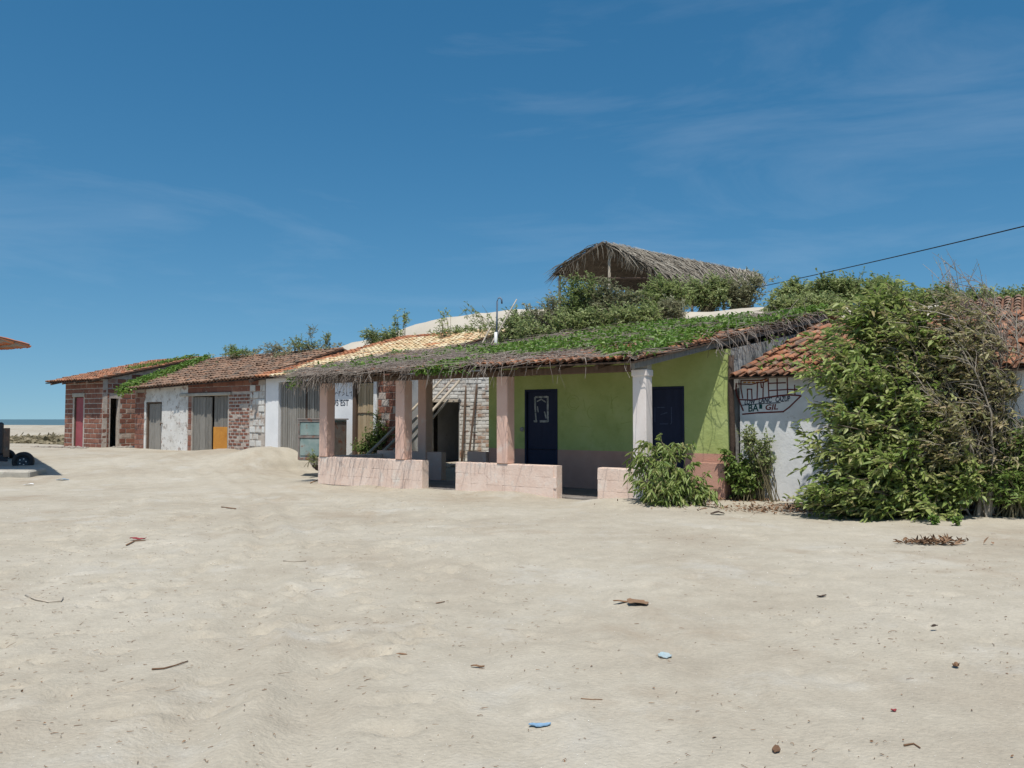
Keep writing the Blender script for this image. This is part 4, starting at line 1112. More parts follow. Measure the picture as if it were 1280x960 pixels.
def shrub(name, label, cat, base, ells, n_br=60, twigs=8, per=9, tl=.35, leaf=(.09, .035), wind=(-.35, 0, 0), lm='leaf_dune', bm='stem',
          stem_r=.02, droop=.15, seed=1, group=None, arch=.35, spread=.15, stems_name='stems', crown_name='foliage', start=.35, upright=0.0, bare=0.0, sides=4):
    r = np.random.default_rng(seed)
    base = np.array(base, float)
    root = thing(name, label, cat, tuple(base), 0, group)
    T_ = ell_points(ells, n_br, r)
    B0 = base + r.normal(0, spread, (n_br, 3))*np.array([1, 1, 0]); B0[:, 2] = base[2]-.08
    W = np.array(wind)
    ctrl = B0*.55 + T_*.45; ctrl[:, 2] += np.abs(T_[:, 2]-B0[:, 2])*arch + .05
    ctrl -= W*np.linalg.norm(T_-B0, axis=1, keepdims=True)*.35
    K = 8; t = np.linspace(0, 1, K)[None, :, None]
    Pb = (1-t)**2*B0[:, None] + 2*t*(1-t)*ctrl[:, None] + t*t*T_[:, None]
    Pb[:, 1:-1] += r.normal(0, .02, (n_br, K-2, 3))*np.linalg.norm(T_-B0, axis=1)[:, None, None]*.5
    rad = stem_r*r.uniform(.4, 1, (n_br, 1))*(1-.82*np.linspace(0, 1, K)[None, :]) + .0025
    V1, F1 = tubes_np(Pb-base, rad, sides)
    Rv = [np.repeat(r.random(n_br), K*sides)]
    # twigs
    nt = n_br*twigs
    bi = np.repeat(np.arange(n_br), twigs); tt = r.uniform(start, 1, nt)
    f = tt*(K-1); i0 = np.clip(f.astype(int), 0, K-2); fr_ = (f-i0)[:, None]
    p = Pb[bi, i0]*(1-fr_) + Pb[bi, i0+1]*fr_
    tan = nrm(Pb[bi, i0+1]-Pb[bi, i0])
    d = nrm(tan*.6 + r.normal(0, .68, (nt, 3)) + W*1.0 + np.array([0, 0, .12+upright]))
    tl_ = tl*r.uniform(.5, 1.25, nt)[:, None]
    q1 = p + d*tl_*.5; q2 = p + d*tl_ + (W*.25+np.array([0,0,-droop*.6]))*tl_
    Pt = np.stack([p, q1, q2], 1)
    V2, F2 = tubes_np(Pt-base, np.tile(np.array([.0045, .0035, .002])*(1+stem_r*20), (nt, 1)), 3)
    Rv.append(np.repeat(r.random(nt), 9))
    V = np.concatenate([V1, V2]); F = np.concatenate([F1, F2+len(V1)])
    link(stems_name, np_mesh(stems_name, V, F, np.concatenate(Rv), smooth=True), M[bm], root)
    if per:
        keep = r.random(nt) >= bare
        Pt = Pt[keep]; d = d[keep]; nt = len(Pt)
        nl = nt*per
        ti = np.repeat(np.arange(nt), per); u = np.tile((np.arange(per)+.5)/per, nt) + r.uniform(-.05, .05, nl)
        u = np.clip(u, .05, 1)[:, None]
        pos = np.where(u < .5, Pt[ti, 0]*(1-u*2)+Pt[ti, 1]*u*2, Pt[ti, 1]*(2-2*u)+Pt[ti, 2]*(2*u-1))
        sgn = np.where(np.tile(np.arange(per), nt) % 2, 1., -1.)[:, None]
        dd = d[ti]; side = nrm(np.cross(dd, np.array([0, 0, 1.])+r.normal(0, .3, (nl, 3))))
        ld = nrm(dd*.6 + side*sgn*.6 + W*.8 + r.normal(0, .42, (nl, 3)) + np.array([0, 0, -droop]))
        up = nrm(np.array([0, 0, 1.]) + r.normal(0, .45, (nl, 3)))
        LL = leaf[0]*r.uniform(.6, 1.25, nl); WW = leaf[1]*r.uniform(.7, 1.2, nl)
        V, F = leaves_np(pos-base, ld, up, LL, WW, droop=droop)
        # colour differs from spray to spray and a little leaf by leaf
        rv = np.clip(np.repeat(r.beta(1.6, 2.0, nt), per)*.6 + r.random(nl)*.42, 0, .999)
        o_ = link(crown_name, np_mesh(crown_name, V, F, np.repeat(rv, 6)), M[lm], root); o_['kind'] = 'stuff'
    return root

def e_at(px, py, Y, rx, ry, rz, w=1.0):
    c = at(px, py, Y); return (c.x, c.y, c.z, rx*Y/1000, ry, rz*Y/1000, w)
def g_at(px, Y):
    x = (px-640)/1000*Y; return (x, Y, gz(x, Y))

# big windswept bush on the right
shrub('windswept_bush', 'large dense green bush blown leftwards before the mural house', 'bush', (6.55, 13.75, gz(6.55, 13.75)),
      [e_at(1075, 560, 13.2, 75, 1.0, 70, 2.2), e_at(1050, 470, 13.5, 55, .8, 55, 1.5), e_at(1115, 430, 13.7, 80, .9, 60, 1.6), e_at(1085, 390, 13.9, 45, .5, 28, .7), e_at(1120, 372, 14.0, 45, .5, 20, .45),
       e_at(1140, 520, 13.4, 70, .9, 70, 1.5), e_at(1060, 622, 12.9, 55, .6, 24, 1.1), e_at(1190, 590, 13.1, 60, .5, 40, .8), e_at(1130, 622, 12.85, 60, .35, 24, 1.0), e_at(1190, 615, 13.0, 50, .3, 24, .7)],
      n_br=430, twigs=11, per=8, tl=.34, leaf=(.15, .056), wind=(-.68, -.12, -.03), lm='leaf_bush', bm='bark_dark', stem_r=.026, droop=.12, seed=101, arch=.42, spread=.3, start=.3)
shrub('olive_bush', 'olive brown half dry bush tangled into the big green bush', 'bush', (7.35, 13.9, gz(7.35, 13.9)),
      [e_at(1150, 440, 13.4, 75, .6, 60, 1.4), e_at(1200, 400, 13.7, 60, .5, 35, .7), e_at(1170, 540, 13.0, 70, .5, 50, .9), e_at(1235, 470, 13.4, 35, .4, 60, .6), e_at(1240, 560, 13.2, 35, .4, 50, .5), e_at(1268, 540, 13.3, 28, .3, 55, .6)],
      n_br=150, twigs=10, per=8, tl=.36, leaf=(.125, .04), wind=(-.75, 0, .05), lm='leaf_olive', bm='bark', stem_r=.022, seed=102, arch=.55, spread=.2, start=.5)
# bare grey shrub
b = g_at(1222, 13.3)
shrub('bare_shrub', 'leafless grey branching shrub with thick stems at right', 'shrub', b,
      [e_at(1195, 420, 13.4, 60, .5, 70, 1.2), e_at(1240, 430, 13.4, 45, .5, 80, 1.2), e_at(1265, 520, 13.3, 40, .4, 60, .7), e_at(1130, 480, 13.2, 60, .3, 50, .5), e_at(1120, 590, 12.9, 45, .3, 40, .3)],
      n_br=16, twigs=26, per=0, tl=.6, wind=(-.5, 0, .05), bm='bark', stem_r=.04, seed=103, arch=.22, spread=.10, start=.22, upright=.1, sides=6)
shrub('bare_shrub', 'thin dry pale twigs rising against the sky at far right', 'shrub', g_at(1255, 13.9),
      [e_at(1190, 370, 14, 55, .4, 40), e_at(1250, 400, 14, 40, .4, 55)], n_br=26, twigs=14, per=2, tl=.55, leaf=(.05,.015), wind=(-.2, 0, .2), lm='leaf_olive', bm='vine', stem_r=.014, seed=104, arch=.5, upright=.4, start=.4)
shrub('leafy_undergrowth', 'green leafy undergrowth below bare stems at lower right corner', 'shrub', g_at(1262, 13.2),
      [e_at(1262, 600, 13.1, 42, .4, 40), e_at(1300, 570, 13.3, 40, .5, 60)], n_br=60, twigs=7, per=8, tl=.3, leaf=(.10, .045), wind=(-.2, 0, 0), lm='leaf_shrub', seed=105)
# shrub before the corner pillar
shrub('pillar_shrub', 'bright green drooping shrub growing before the corner pillar', 'shrub', (2.75, 14.3, gz(2.75, 14.3)),
      [e_at(842, 585, 14.3, 50, .35, 34, 2), e_at(800, 572, 14.4, 22, .2, 30, .5), e_at(830, 615, 14.1, 48, .3, 16, 1.2), e_at(880, 612, 14.3, 28, .25, 22, .6), e_at(840, 560, 14.5, 16, .2, 18, .3)],
      n_br=46, twigs=7, per=8, tl=.28, leaf=(.125, .034), wind=(-.15, -.05, 0), lm='leaf_shrub', seed=110, droop=.45, arch=.6, stem_r=.014, start=.3)
# plants by the post
shrub('wall_plant', 'leafy plant growing at the foot of the dark post', 'plant', (4.55, 15.9, gz(4.55, 15.9)),
      [e_at(925, 592, 15.85, 28, .25, 20, 2), e_at(905, 570, 15.8, 14, .15, 24, .6), e_at(948, 600, 15.9, 20, .2, 12, 1)],
      n_br=45, twigs=6, per=7, tl=.22, leaf=(.10, .05), wind=(-.08, 0, 0), lm='leaf_shrub', seed=111, droop=.25, stem_r=.01)
shrub('climbing_plant', 'thin greyish climbing plant against the white mural wall', 'plant', (4.95, 15.75, gz(4.95, 15.75)),
      [e_at(945, 560, 15.7, 20, .12, 36, 1), e_at(958, 545, 15.7, 8, .1, 18, .5), e_at(930, 545, 15.75, 8, .1, 16, .5)],
      n_br=34, twigs=5, per=6, tl=.2, leaf=(.075, .035), wind=(.05, 0, .05), lm='leaf_dune', seed=112, droop=.2, stem_r=.008, upright=.3)
# plants between porch and white house
shrub('yard_plant', 'loose green plant growing before the pale plank door', 'plant', at(466, 580, 23.05) ,
      [e_at(470, 547, 23.05, 20, .2, 13, 1.4), e_at(487, 540, 22.95, 12, .15, 14, .5), e_at(452, 558, 23.1, 14, .15, 9, .6), e_at(472, 522, 23.0, 5, .1, 12, .2)],
      n_br=44, twigs=6, per=7, tl=.22, leaf=(.085, .035), wind=(-.1, 0, 0), lm='leaf_shrub', seed=113, stem_r=.009)
shrub('gate_weed', 'small dark weed at the cut edge of the sand heap', 'weed', at(391, 580, 22.6), [e_at(391, 570, 22.6, 4, .1, 8)], n_br=12, twigs=3, per=5, tl=.12, leaf=(.07,.02), seed=114, stem_r=.006)
# dune shrubs: pixel, distance, half width, half height, look
dune = [
 (488, 420, 33.0, 34, 9, 'leaf_dune', 'round green dune shrub left of the bare sand crest', 130, 60),
 (556, 428, 31, 14, 9, 'leaf_dune', 'low dune shrub against bright sand above the cream roof', 131, 40),
 (590, 420, 29.5, 30, 9, 'leaf_dune', 'flat spreading dune shrub left of the hooked pipe', 132, 60),
 (640, 405, 25, 34, 20, 'leaf_dune', 'dense dune shrub right behind the hooked pipe', 133, 90),
 (672, 392, 25.5, 34, 25, 'leaf_grey', 'grey green dune shrub right of the long roof stick', 134, 80),
 (718, 376, 26, 34, 32, 'leaf_dune', 'dark leafy dune shrub below the thatch roof left tip', 135, 90),
 (765, 374, 26, 40, 29, 'leaf_grey', 'grey green dune shrub below the thatch shelter post', 136, 90),
 (825, 370, 26, 44, 26, 'leaf_dune', 'bushy dune shrub under the middle of the thatch roof', 137, 90),
 (838, 384, 24.5, 24, 14, 'leaf_grey', 'twiggy dry grey shrub beside the bare sand patch', 138, 40),
 (665, 412, 24, 30, 12, 'leaf_dune', 'low dune shrub at the roof ridge right of the hooked pipe', 180, 70),
 (705, 404, 24, 30, 13, 'leaf_dune', 'low green shrub at roof ridge below the thatch roof left tip', 181, 70),
 (750, 398, 24, 30, 12, 'leaf_dune', 'low shrub at roof ridge below the thatch shelter post', 182, 70),
 (797, 393, 24, 30, 12, 'leaf_dune', 'low shrub at roof ridge left of the dry grey shrub', 183, 70),
 (985, 383, 22, 26, 9, 'leaf_dune', 'low shrub at right end of the bare sand patch', 184, 50),
 (1035, 380, 21.5, 30, 10, 'leaf_dune', 'low shrub above the right end of the porch roof', 185, 60),
 (885, 362, 26.5, 36, 18, 'leaf_dune', 'green dune shrub above the bare sand patch', 139, 80),
 (925, 362, 26.5, 34, 18, 'leaf_grey', 'thin dune shrub below the right tip of thatch roof', 140, 60),
 (1000, 368, 24, 34, 14, 'leaf_dune', 'green dune shrub right of the bare sand patch', 141, 80),
 (1050, 366, 23, 36, 17, 'leaf_dune', 'green dune shrub where the wire reaches the dune', 142, 90),
 (1105, 368, 22.5, 34, 18, 'leaf_dune', 'leafy dune shrub above the top of the big bush', 143, 80),
 (1160, 372, 23, 30, 15, 'leaf_dune', 'dune shrub showing between the bare twigs at right', 144, 60),
 (1215, 378, 23.5, 26, 13, 'leaf_dune', 'dune shrub left of the dark rear roof', 145, 50),
 (1265, 372, 24, 26, 12, 'leaf_dune', 'dune shrub over the dark rear roof at right edge', 146, 50),
]
for (px, py, Y, rx, rz, lm, lab, sd, nb) in dune:
    bs = g_at(px, Y)
    c = at(px, py, Y)
    r0 = np.random.default_rng(sd)
    ells = [(c.x, c.y, c.z-.1, rx*Y/1000*.95, rx*Y/1000*.6, rz*Y/1000, 2)]
    for j in range(4):
        ells.append((c.x+r0.uniform(-.8,.8)*rx*Y/1000, c.y+r0.uniform(-.3,.3), c.z+r0.uniform(-.3,.75)*rz*Y/1000, rx*Y/1000*.35, .4, rz*Y/1000*.5, .6))
    b0 = (bs[0], bs[1], min(bs[2], c.z-rz*Y/1000*.5))
    shrub('dune_shrub', lab, 'shrub', b0, ells, n_br=int(nb*1.1), twigs=9, per=8, tl=.38, leaf=(.11, .048), wind=(-.25, 0, .03), lm=lm, bm='stem', stem_r=.016, seed=sd,
          group='shrubs on the dune', droop=.1, bare=.35 if lm == 'leaf_grey' else .05)
# sapling with branch reaching left above the sand crest
shrub('dune_sapling', 'sparse sapling with branch reaching left above the sand crest', 'sapling', g_at(628, 26),
      [e_at(590, 384, 26, 22, .3, 5, 1), e_at(605, 400, 26, 10, .2, 14, .5)], n_br=16, twigs=6, per=6, tl=.25, leaf=(.10,.045), wind=(-.3,0,0), seed=150, stem_r=.014)
shrub('dune_sapling', 'small upright sapling before the bright sand crest', 'sapling', g_at(560, 29),
      [e_at(557, 400, 29, 9, .3, 18, 1), e_at(551, 395, 29, 4, .2, 8, .6)], n_br=14, twigs=5, per=6, tl=.25, leaf=(.11,.055), wind=(-.1,0,.1), seed=151, stem_r=.014, upright=.2)
shrub('dune_sapling', 'two stemmed sapling above the leftmost dune shrub', 'sapling', g_at(500, 33),
      [e_at(495, 396, 33, 3, .2, 12, 1), e_at(506, 395, 33, 3, .2, 12, 1)], n_br=10, twigs=5, per=6, tl=.25, leaf=(.12,.06), wind=(-.05,0,.1), seed=152, stem_r=.014, upright=.3)
# weeds on the old roof ridge
for (px, py, Y, rx, rz, nb, lm, lab, sd) in (
 (290, 436, 32.5, 10, 6, 14, 'leaf_shrub', 'broad leafed weed on the left part of the old roof ridge', 160),
 (302, 441, 32.3, 24, 4, 30, 'leaf_vine', 'low green creeper patch along the old roof ridge', 161),
 (345, 434, 31.0, 26, 7, 26, 'leaf_grey', 'dry greyish weeds in the middle of the old roof ridge', 162),
 (378, 430, 30.2, 24, 10, 40, 'leaf_dune', 'bushy weeds on the right half of old roof ridge', 163),
 (390, 414, 30.0, 5, 13, 7, 'leaf_grey', 'tallest pale stalk of weeds on the old roof ridge', 164),
 (408, 424, 29.6, 5, 8, 12, 'leaf_dune', 'weed stalk nearest the right end of old roof ridge', 165)):
    c = at(px, py, Y); rx_, rz_ = rx*Y/1000, rz*Y/1000
    shrub('roof_weed', lab, 'weed', (c.x, c.y, c.z-rz_*1.0), [(c.x, c.y, c.z, rx_, .35, rz_, 1)], n_br=int(nb*.8), twigs=5, per=5, tl=.20, leaf=(.075, .033), wind=(-.08, 0, .08), lm=lm,
          seed=sd, group='weeds on the old roof', stem_r=.01, spread=rx_*.5, upright=.2)
# sprouts on the sand
for (px, py, lab, sd) in ((1168, 655, 'small green sprout on sand left of its twin', 171), (1196, 656, 'small green sprout on sand nearer the right edge', 172)):
    p = gp(px, py); shrub('sand_sprout', lab, 'sprout', p, [(p.x, p.y, p.z+.08, .07, .06, .05)], n_br=9, twigs=3, per=5, tl=.06, leaf=(.05,.03), wind=(0,0,0), lm='leaf_vine', seed=sd, stem_r=.004, spread=.02, group='sprouts on the sand')

# ---- creepers on the roofs
def roof_world(S, parent):
    Mp = Matrix.Translation(parent.location) @ Matrix.Rotation(parent.rotation_euler.z, 4, 'Z')
    A_, B_, C_, D_ = [np.array(Mp @ S(a, b)) for (a, b) in ((0,0),(1,0),(1,1),(0,1))]
    def f(a, b):
        a = a[:, None]; b = b[:, None]
        return (A_*(1-a)+B_*a)*(1-b) + (D_*(1-a)+C_*a)*b
    return f, nrm(B_-A_), nrm(D_-A_)
fA, exA, eyA = roof_world(roofA, h4)
fB, exB, eyB = roof_world(roofB, h4)
def vine_mat(f, ex, ey, n, r, h0, h1, thin, edge=.0, clump=True):
    a = r.random(n*3); b = r.random(n*3)**1.15
    P = f(a, b)
    dens = .5 + vn(P[:, 0]/1.1, P[:, 1]/1.1, 51) + .4*vn(P[:, 0]/.4, P[:, 1]/.4, 52)
    k_ = r.random(n*3) < dens*thin
    P = P[k_][:n]; n_ = len(P)
    ang = r.normal(0, .9, n_) + r.integers(0, 2, n_)*np.pi
    d = -ey[None]*np.cos(ang)[:, None] + ex[None]*np.sin(ang)[:, None]
    L_ = r.uniform(.35, 1.1, n_)[:, None]
    K = 5; pts = []
    cur = P + np.array([0,0,1.])*r.uniform(h0, h1, n_)[:, None]
    for i in range(K):
        pts.append(cur); d = nrm(d + r.normal(0, .28, (n_, 3))*np.array([1,1,.35]))
        cur = cur + d*L_/(K-1); cur[:, 2] += r.normal(0, .012, n_)
    Pl = np.stack(pts, 1)
    # follow the roof: keep each point above the roof plane
    nr = nrm(np.cross(ex, ey)); off = ((Pl - P[:, None])*nr).sum(-1)
    Pl = Pl + nr*np.maximum(0, .05-off)[..., None]
    over = ((Pl - P[:, None])*nr).sum(-1)
    Pl = Pl - nr*np.maximum(0, over-h1*1.3)[..., None]
    return Pl, np.tile(np.linspace(1, .6, K), (n_, 1))*r.uniform(.004, .0085, n_)[:, None], n_
r = np.random.default_rng(61)
sets = [vine_mat(fB, exB, eyB, 2300, r, .04, .13, 1.1), vine_mat(fA, exA, eyA, 2300, r, .05, .12, .9)]
Vs, Fs, Rn, n0 = [], [], [], 0
for (Pl, Rr, n_) in sets:
    V, F = tubes_np(Pl, Rr, 3); Vs.append(V); Fs.append(F+n0); n0 += len(V); Rn.append(np.repeat(r.random(n_), 15))
# tangle hanging over the eaves
def hang(f, ex, ey, n, r, dens, lmin, lmax):
    a = r.random(n*3)
    P = f(a, np.full(n*3, -.0))
    k_ = r.random(n*3) < dens(a, P); P = P[k_][:n]; n_ = len(P)
    P = P + ey*r.uniform(-.05, .35, n_)[:, None] + np.array([0,0,1.])*r.uniform(.04, .13, n_)[:, None]
    d = nrm(-ey[None]*1.0 + ex[None]*r.normal(0, .5, n_)[:, None] + np.array([0,0,.1])); L_ = r.uniform(lmin, lmax, n_)[:, None]
    K = 6; pts = []; cur = P.copy()
    for i in range(K):
        pts.append(cur.copy()); d = nrm(d + np.array([0,0,-.42]) + r.normal(0, .22, (n_, 3))); cur = cur + d*L_/(K-1)
    return np.stack(pts, 1), np.tile(np.linspace(1, .5, K), (n_, 1))*r.uniform(.004, .0095, n_)[:, None], n_
for (Pl, Rr, n_) in (hang(fB, exB, eyB, 430, r, lambda a, P: .35+1.9*vn(P[:, 0]/.45, P[:, 1]/.45, 71), .18, .75),
                     hang(fA, exA, eyA, 260, r, lambda a, P: (.30-.25*a)+.5*vn(P[:, 0]/.6, P[:, 1]/.6, 72), .3, .75)):
    V, F = tubes_np(Pl, Rr, 3); Vs.append(V); Fs.append(F+n0); n0 += len(V); Rn.append(np.repeat(r.random(n_), 18))
# left verge tail and vines down the grey gable
a = r.random(260); P = fB(np.zeros(260)-.01, a); 
K = 5; d = nrm(-exB[None] + r.normal(0, .5, (260, 3))); cur = P + np.array([0,0,.1]); pts = []
for i in range(K):
    pts.append(cur.copy()); d = nrm(d+np.array([0,0,-.35])+r.normal(0, .2, (260,3))); cur = cur + d*.13
V, F = tubes_np(np.stack(pts, 1), np.full((260, K), .006), 3); Vs.append(V); Fs.append(F+n0); n0 += len(V); Rn.append(np.repeat(r.random(260), 15))
nvn = 150; a = r.random(nvn); P = fA(np.full(nvn, 1.0), .33+.67*a); d = nrm(r.normal(0, .45, (nvn, 3))+np.array([.3,-.35,-.3])); cur = P + np.array([.02,-.02,.06]); pts = []
for i in range(6):
    pts.append(cur.copy()); d = nrm(d+np.array([0,0,-.25])+r.normal(0, .35, (nvn,3))); cur = cur + d*r.uniform(.05,.16,(nvn,1))
V, F = tubes_np(np.stack(pts, 1), np.full((nvn, 6), .005), 3); Vs.append(V); Fs.append(F+n0); n0 += len(V); Rn.append(np.repeat(r.random(nvn), 18))
o = link('dry_creeper', np_mesh('dry_creeper', np.concatenate(Vs), np.concatenate(Fs), np.concatenate(Rn)), M['vine'])
tag(o, 'dry grey creeper stems matted over the porch roof and hanging at its eave', 'creeper', kind='stuff')
def creeper_leaves(name, label, P, lm, size, seed, flat=.6):
    r = np.random.default_rng(seed); n_ = len(P)
    d = nrm(r.normal(0, 1, (n_, 3))*np.array([1,1,.45])); up = nrm(np.array([0,-.25,1.])+r.normal(0, flat, (n_, 3)))
    V, F = leaves_np(P, d, up, size*r.uniform(.45,1.6,n_), size*.62*r.uniform(.5,1.5,n_), droop=.1)
    o_ = link(name, np_mesh(name, V, F, np.repeat(np.clip(r.beta(2,2,n_), 0, .999), 6)), M[lm]); tag(o_, label, 'creeper', kind='stuff'); return o_
def green_pts(f, n, r, thr, amin, bmin, h=(.06, .17), fn=None):
    a = r.random(n*6); b = r.random(n*6); P = f(a, b)
    q = vn(P[:, 0]/1.3, P[:, 1]/.9, 81) + .75*vn(P[:, 0]/.45, P[:, 1]/.45, 82) + .4*vn(P[:, 0]/.18, P[:, 1]/.18, 83) + (fn(a, b) if fn else 0)
    k_ = q > thr; P = P[k_][:n]
    return P + np.array([0,0,1.])*r.uniform(h[0], h[1], len(P))[:, None]
r = np.random.default_rng(62)
PA = green_pts(fA, 13000, r, .0, 0, 0, fn=lambda a, b: .14*(b-.3)+.12*(a-.3))
PB = green_pts(fB, 2300, r, .11, 0, 0, fn=lambda a, b: .30*(a-.6)+.1*(b-.5))
n = 300; a = np.abs(r.normal(0, .06, n))*0 + np.clip(r.normal(.12, .07, n), 0, 1); PH = fA(a, np.zeros(n)-.01) + np.stack([r.normal(0,.03,n), -r.random(n)*.12, -r.random(n)*.22+.1], 1)
n = 90; PT = fB(np.zeros(n)-.015, np.abs(r.normal(0, .04, n))) + np.stack([-r.random(n)*.22, -r.random(n)*.1, -r.random(n)*.35], 1)
n = 500; PR = fA(1.0-np.abs(r.normal(0, .02, n)), .6+.4*r.random(n)) + np.stack([r.normal(0,.08,n), r.normal(0,.08,n), r.uniform(.02,.2,n)], 1)
creeper_leaves('green_creeper', 'fresh green creeper leaves spreading over the porch roof', np.concatenate([PA, PB, PH, PT, PR]), 'leaf_vine', .085, 63)
# green creeper on the left verge of the plaster house and on the hut
def row_pt(x, y, z): return np.stack([QX+RX*x+VX*y, QY+RY*x+VY*y, z], 1)
n = 2600; y = r.uniform(-.6, 3.5, n); x = -7.85 - .085*(y+.5) + np.abs(r.normal(0, .45, n))*(1-.12*y) - .18
z = GB + 2.24 + (y+.5)*.36 + r.uniform(.02, .22, n) - np.where(y < -.3, r.random(n)*.28, 0)
creeper_leaves('verge_creeper', 'bright green creeper along the left edge of the old tiled roof', row_pt(x, y, z), 'leaf_vine', .10, 64)
n = 2600; x = r.uniform(-7.8, .0, n); y = r.uniform(1.6, 3.7, n); k_ = (vn(x/.9, y/.7, 97)+.5*vn(x/.3, y/.3, 98) + .35*(y-3.0)) > .12; x, y = x[k_], y[k_]
z = GB + 2.38 + (y+.33)*.365 + r.uniform(.03, .15, len(x))
creeper_leaves('ridge_creeper', 'greyish half dry creeper along the ridge of the old tiled roof', row_pt(x, y, z), 'leaf_grey', .09, 68)
n = 700; y = r.uniform(1.2, 4.3, n); x = -10.0 - np.abs(r.normal(0, .4, n)); z = GB + 2.87 + y*.247 + r.uniform(.0, .14, n)
creeper_leaves('hut_creeper', 'thin green creeper on the upper edge of the brick hut roof', row_pt(x, y, z), 'leaf_vine', .09, 65)
n = 900; a_ = r.random(n); x = .6+5.6*a_; y = -.2 + r.random(n)*1.6*a_; k_ = vn(x/.6, y/.6, 91) > .02; x, y = x[k_]*1.0, y[k_]
z = GB + 2.47 + (y+.35)*.274 + r.uniform(.05, .14, len(x))
creeper_leaves('cream_roof_creeper', 'scattered green creeper leaves on the cream tiled roof', row_pt(x, y, z), 'leaf_vine', .09, 66)
n = 240; P = np.array([main_w(1.3+q*1.6, 1.95+w*1.6, 2.60+w*.71+e) for q, w, e in zip(r.random(n)**1.4, r.random(n)**2, r.uniform(0,.14,n))]); k_ = vn(P[:,0]/.35, P[:,1]/.35, 95) > .02
creeper_leaves('eave_creeper', 'small tufts of green creeper on the mural house eave', P[k_], 'leaf_vine', .085, 67)

# ------------------------------------------------------------------ beach grass, rubble, litter
r = np.random.default_rng(200)
n = 11000; x = r.uniform(-40, -16.5, n); y = r.uniform(36, 50, n); k_ = (np.abs(x/y) < .75) & (vn(x/3, y/2, 44) > -.28); x, y = x[k_], y[k_]; n = len(x)
z = ground_z(x, y, False)
P = np.stack([x, y, z], 1); d = nrm(np.stack([r.normal(-.3,1,n), r.normal(0,1,n), r.uniform(.05,.3,n)], 1))
V, F = leaves_np(P, d, np.array([0,-.3,1.])+r.normal(0,.3,(n,3)), r.uniform(.2,.5,n), r.uniform(.08,.22,n), droop=.05)
o = link('beach_grass', np_mesh('beach_grass', V, F, np.repeat(r.random(n), 6)), M['leaf_beach']); tag(o, 'strip of dry olive beach grass before the pale beach', 'grass', kind='stuff')
def rock_mesh(seed):
    r_ = random.Random(seed); import bmesh
    bm = bmesh.new(); bmesh.ops.create_icosphere(bm, subdivisions=1, radius=1)
    for v in bm.verts: v.co *= r_.uniform(.7, 1.15)
    me = bpy.data.meshes.new('rubble'); bm.to_mesh(me); bm.free(); me.materials.append(M['rock']); return me
rks = [rock_mesh(s) for s in range(4)]
Vs, Fs, n0 = [], [], 0
for i in range(150):
    if i < 70: p = row_w(-13.6+random.random()*4.2, -.25-random.random()*1.3)
    elif i < 110: p = row_w(-9.8+random.random()*1.6, .1+random.random()*.9)
    else: p = Vector((random.uniform(-5.2,-1.5), random.uniform(22.3,24.4), 0))
    me = random.choice(rks); s_ = random.uniform(.02, .09)
    co = np.array([v.co[:] for v in me.vertices])*s_*np.array([1.3,1,.7]); fa = np.array([pl.vertices[:] for pl in me.polygons])
    Vs.append(co + np.array([p.x, p.y, gz(p.x, p.y)+s_*.2])); Fs.append(fa+n0); n0 += len(co)
o = link('rubble', np_mesh('rubble', np.concatenate(Vs), np.concatenate(Fs)), M['rock']); tag(o, 'broken brick and stone rubble strewn along the wall feet', 'rubble', kind='stuff')
# shell grit, twigs and leaf crumbs on the sand
def scatter(n, r, xr, yr, dens=None):
    u = r.random(n*3); y = 1/(1/yr[0]+(1/yr[1]-1/yr[0])*u)          # evenly over the view from here and dense close by
    x = r.uniform(-1, 1, n*3)*(y*.78+1)
    if dens is not None:
        k_ = r.random(n*3) < dens(x, y); x, y = x[k_], y[k_]
    x, y = x[:n], y[:n]
    vv_ = (x-OX)*VX+(y-OY)*VY
    k_ = vv_ < -.25
    return x[k_], y[k_]
r = np.random.default_rng(210)
x, y = scatter(4200, r, None, (3.2, 17), lambda x, y: .25+.9*np.exp(-((y-11)/4)**2)*np.exp(-((x-.5)/4)**2))
n = len(x); z = ground_z(x, y)+.003
d = nrm(r.normal(0,1,(n,3))*np.array([1,1,.15])); V, F = leaves_np(np.stack([x,y,z],1), d, np.array([0,0,1.])+r.normal(0,.25,(n,3)), r.uniform(.004,.012,n)*np.clip(y/8,.6,1.7), r.uniform(.003,.009,n)*np.clip(y/8,.6,1.7), droop=0)
o = link('shell_grit', np_mesh('shell_grit', V, F, np.repeat(r.random(n), 6)), M['grit']); tag(o, 'tiny white shell fragments scattered over the sand', 'shell grit', kind='stuff')
x, y = scatter(3600, r, None, (3.3, 18), lambda x, y: (.10+.45*sstep(1, -3, x)+1.2*np.clip(vn(x/1.1, y/1.1, 77)+.1*vn(x/.3, y/.3, 78), 0, 1))*(.35+.65*sstep(4, 8, y)))
n = len(x); z = ground_z(x, y)+.006
ang = r.normal(.3, .8, n); L_ = np.clip(r.lognormal(-3.9, .55, n), .006, .12)
d = np.stack([np.cos(ang), np.sin(ang), r.normal(0,.08,n)], 1)
P0_ = np.stack([x,y,z],1); Pl = np.stack([P0_, P0_+d*(L_*.5)[:,None]+r.normal(0,.004,(n,3)), P0_+d*L_[:,None]], 1); Pl[..., 2] = np.maximum(Pl[..., 2], z[:,None]-.001)
V, F = tubes_np(Pl, np.tile(np.array([.8,1,.5]),(n,1))*r.uniform(.001,.0026,n)[:,None], 3)
o = link('twig_litter', np_mesh('twig_litter', V, F, np.repeat(r.random(n), 9)), M['brown_leaf']); tag(o, 'small dark twigs and stems scattered over the sand', 'twigs', kind='stuff')
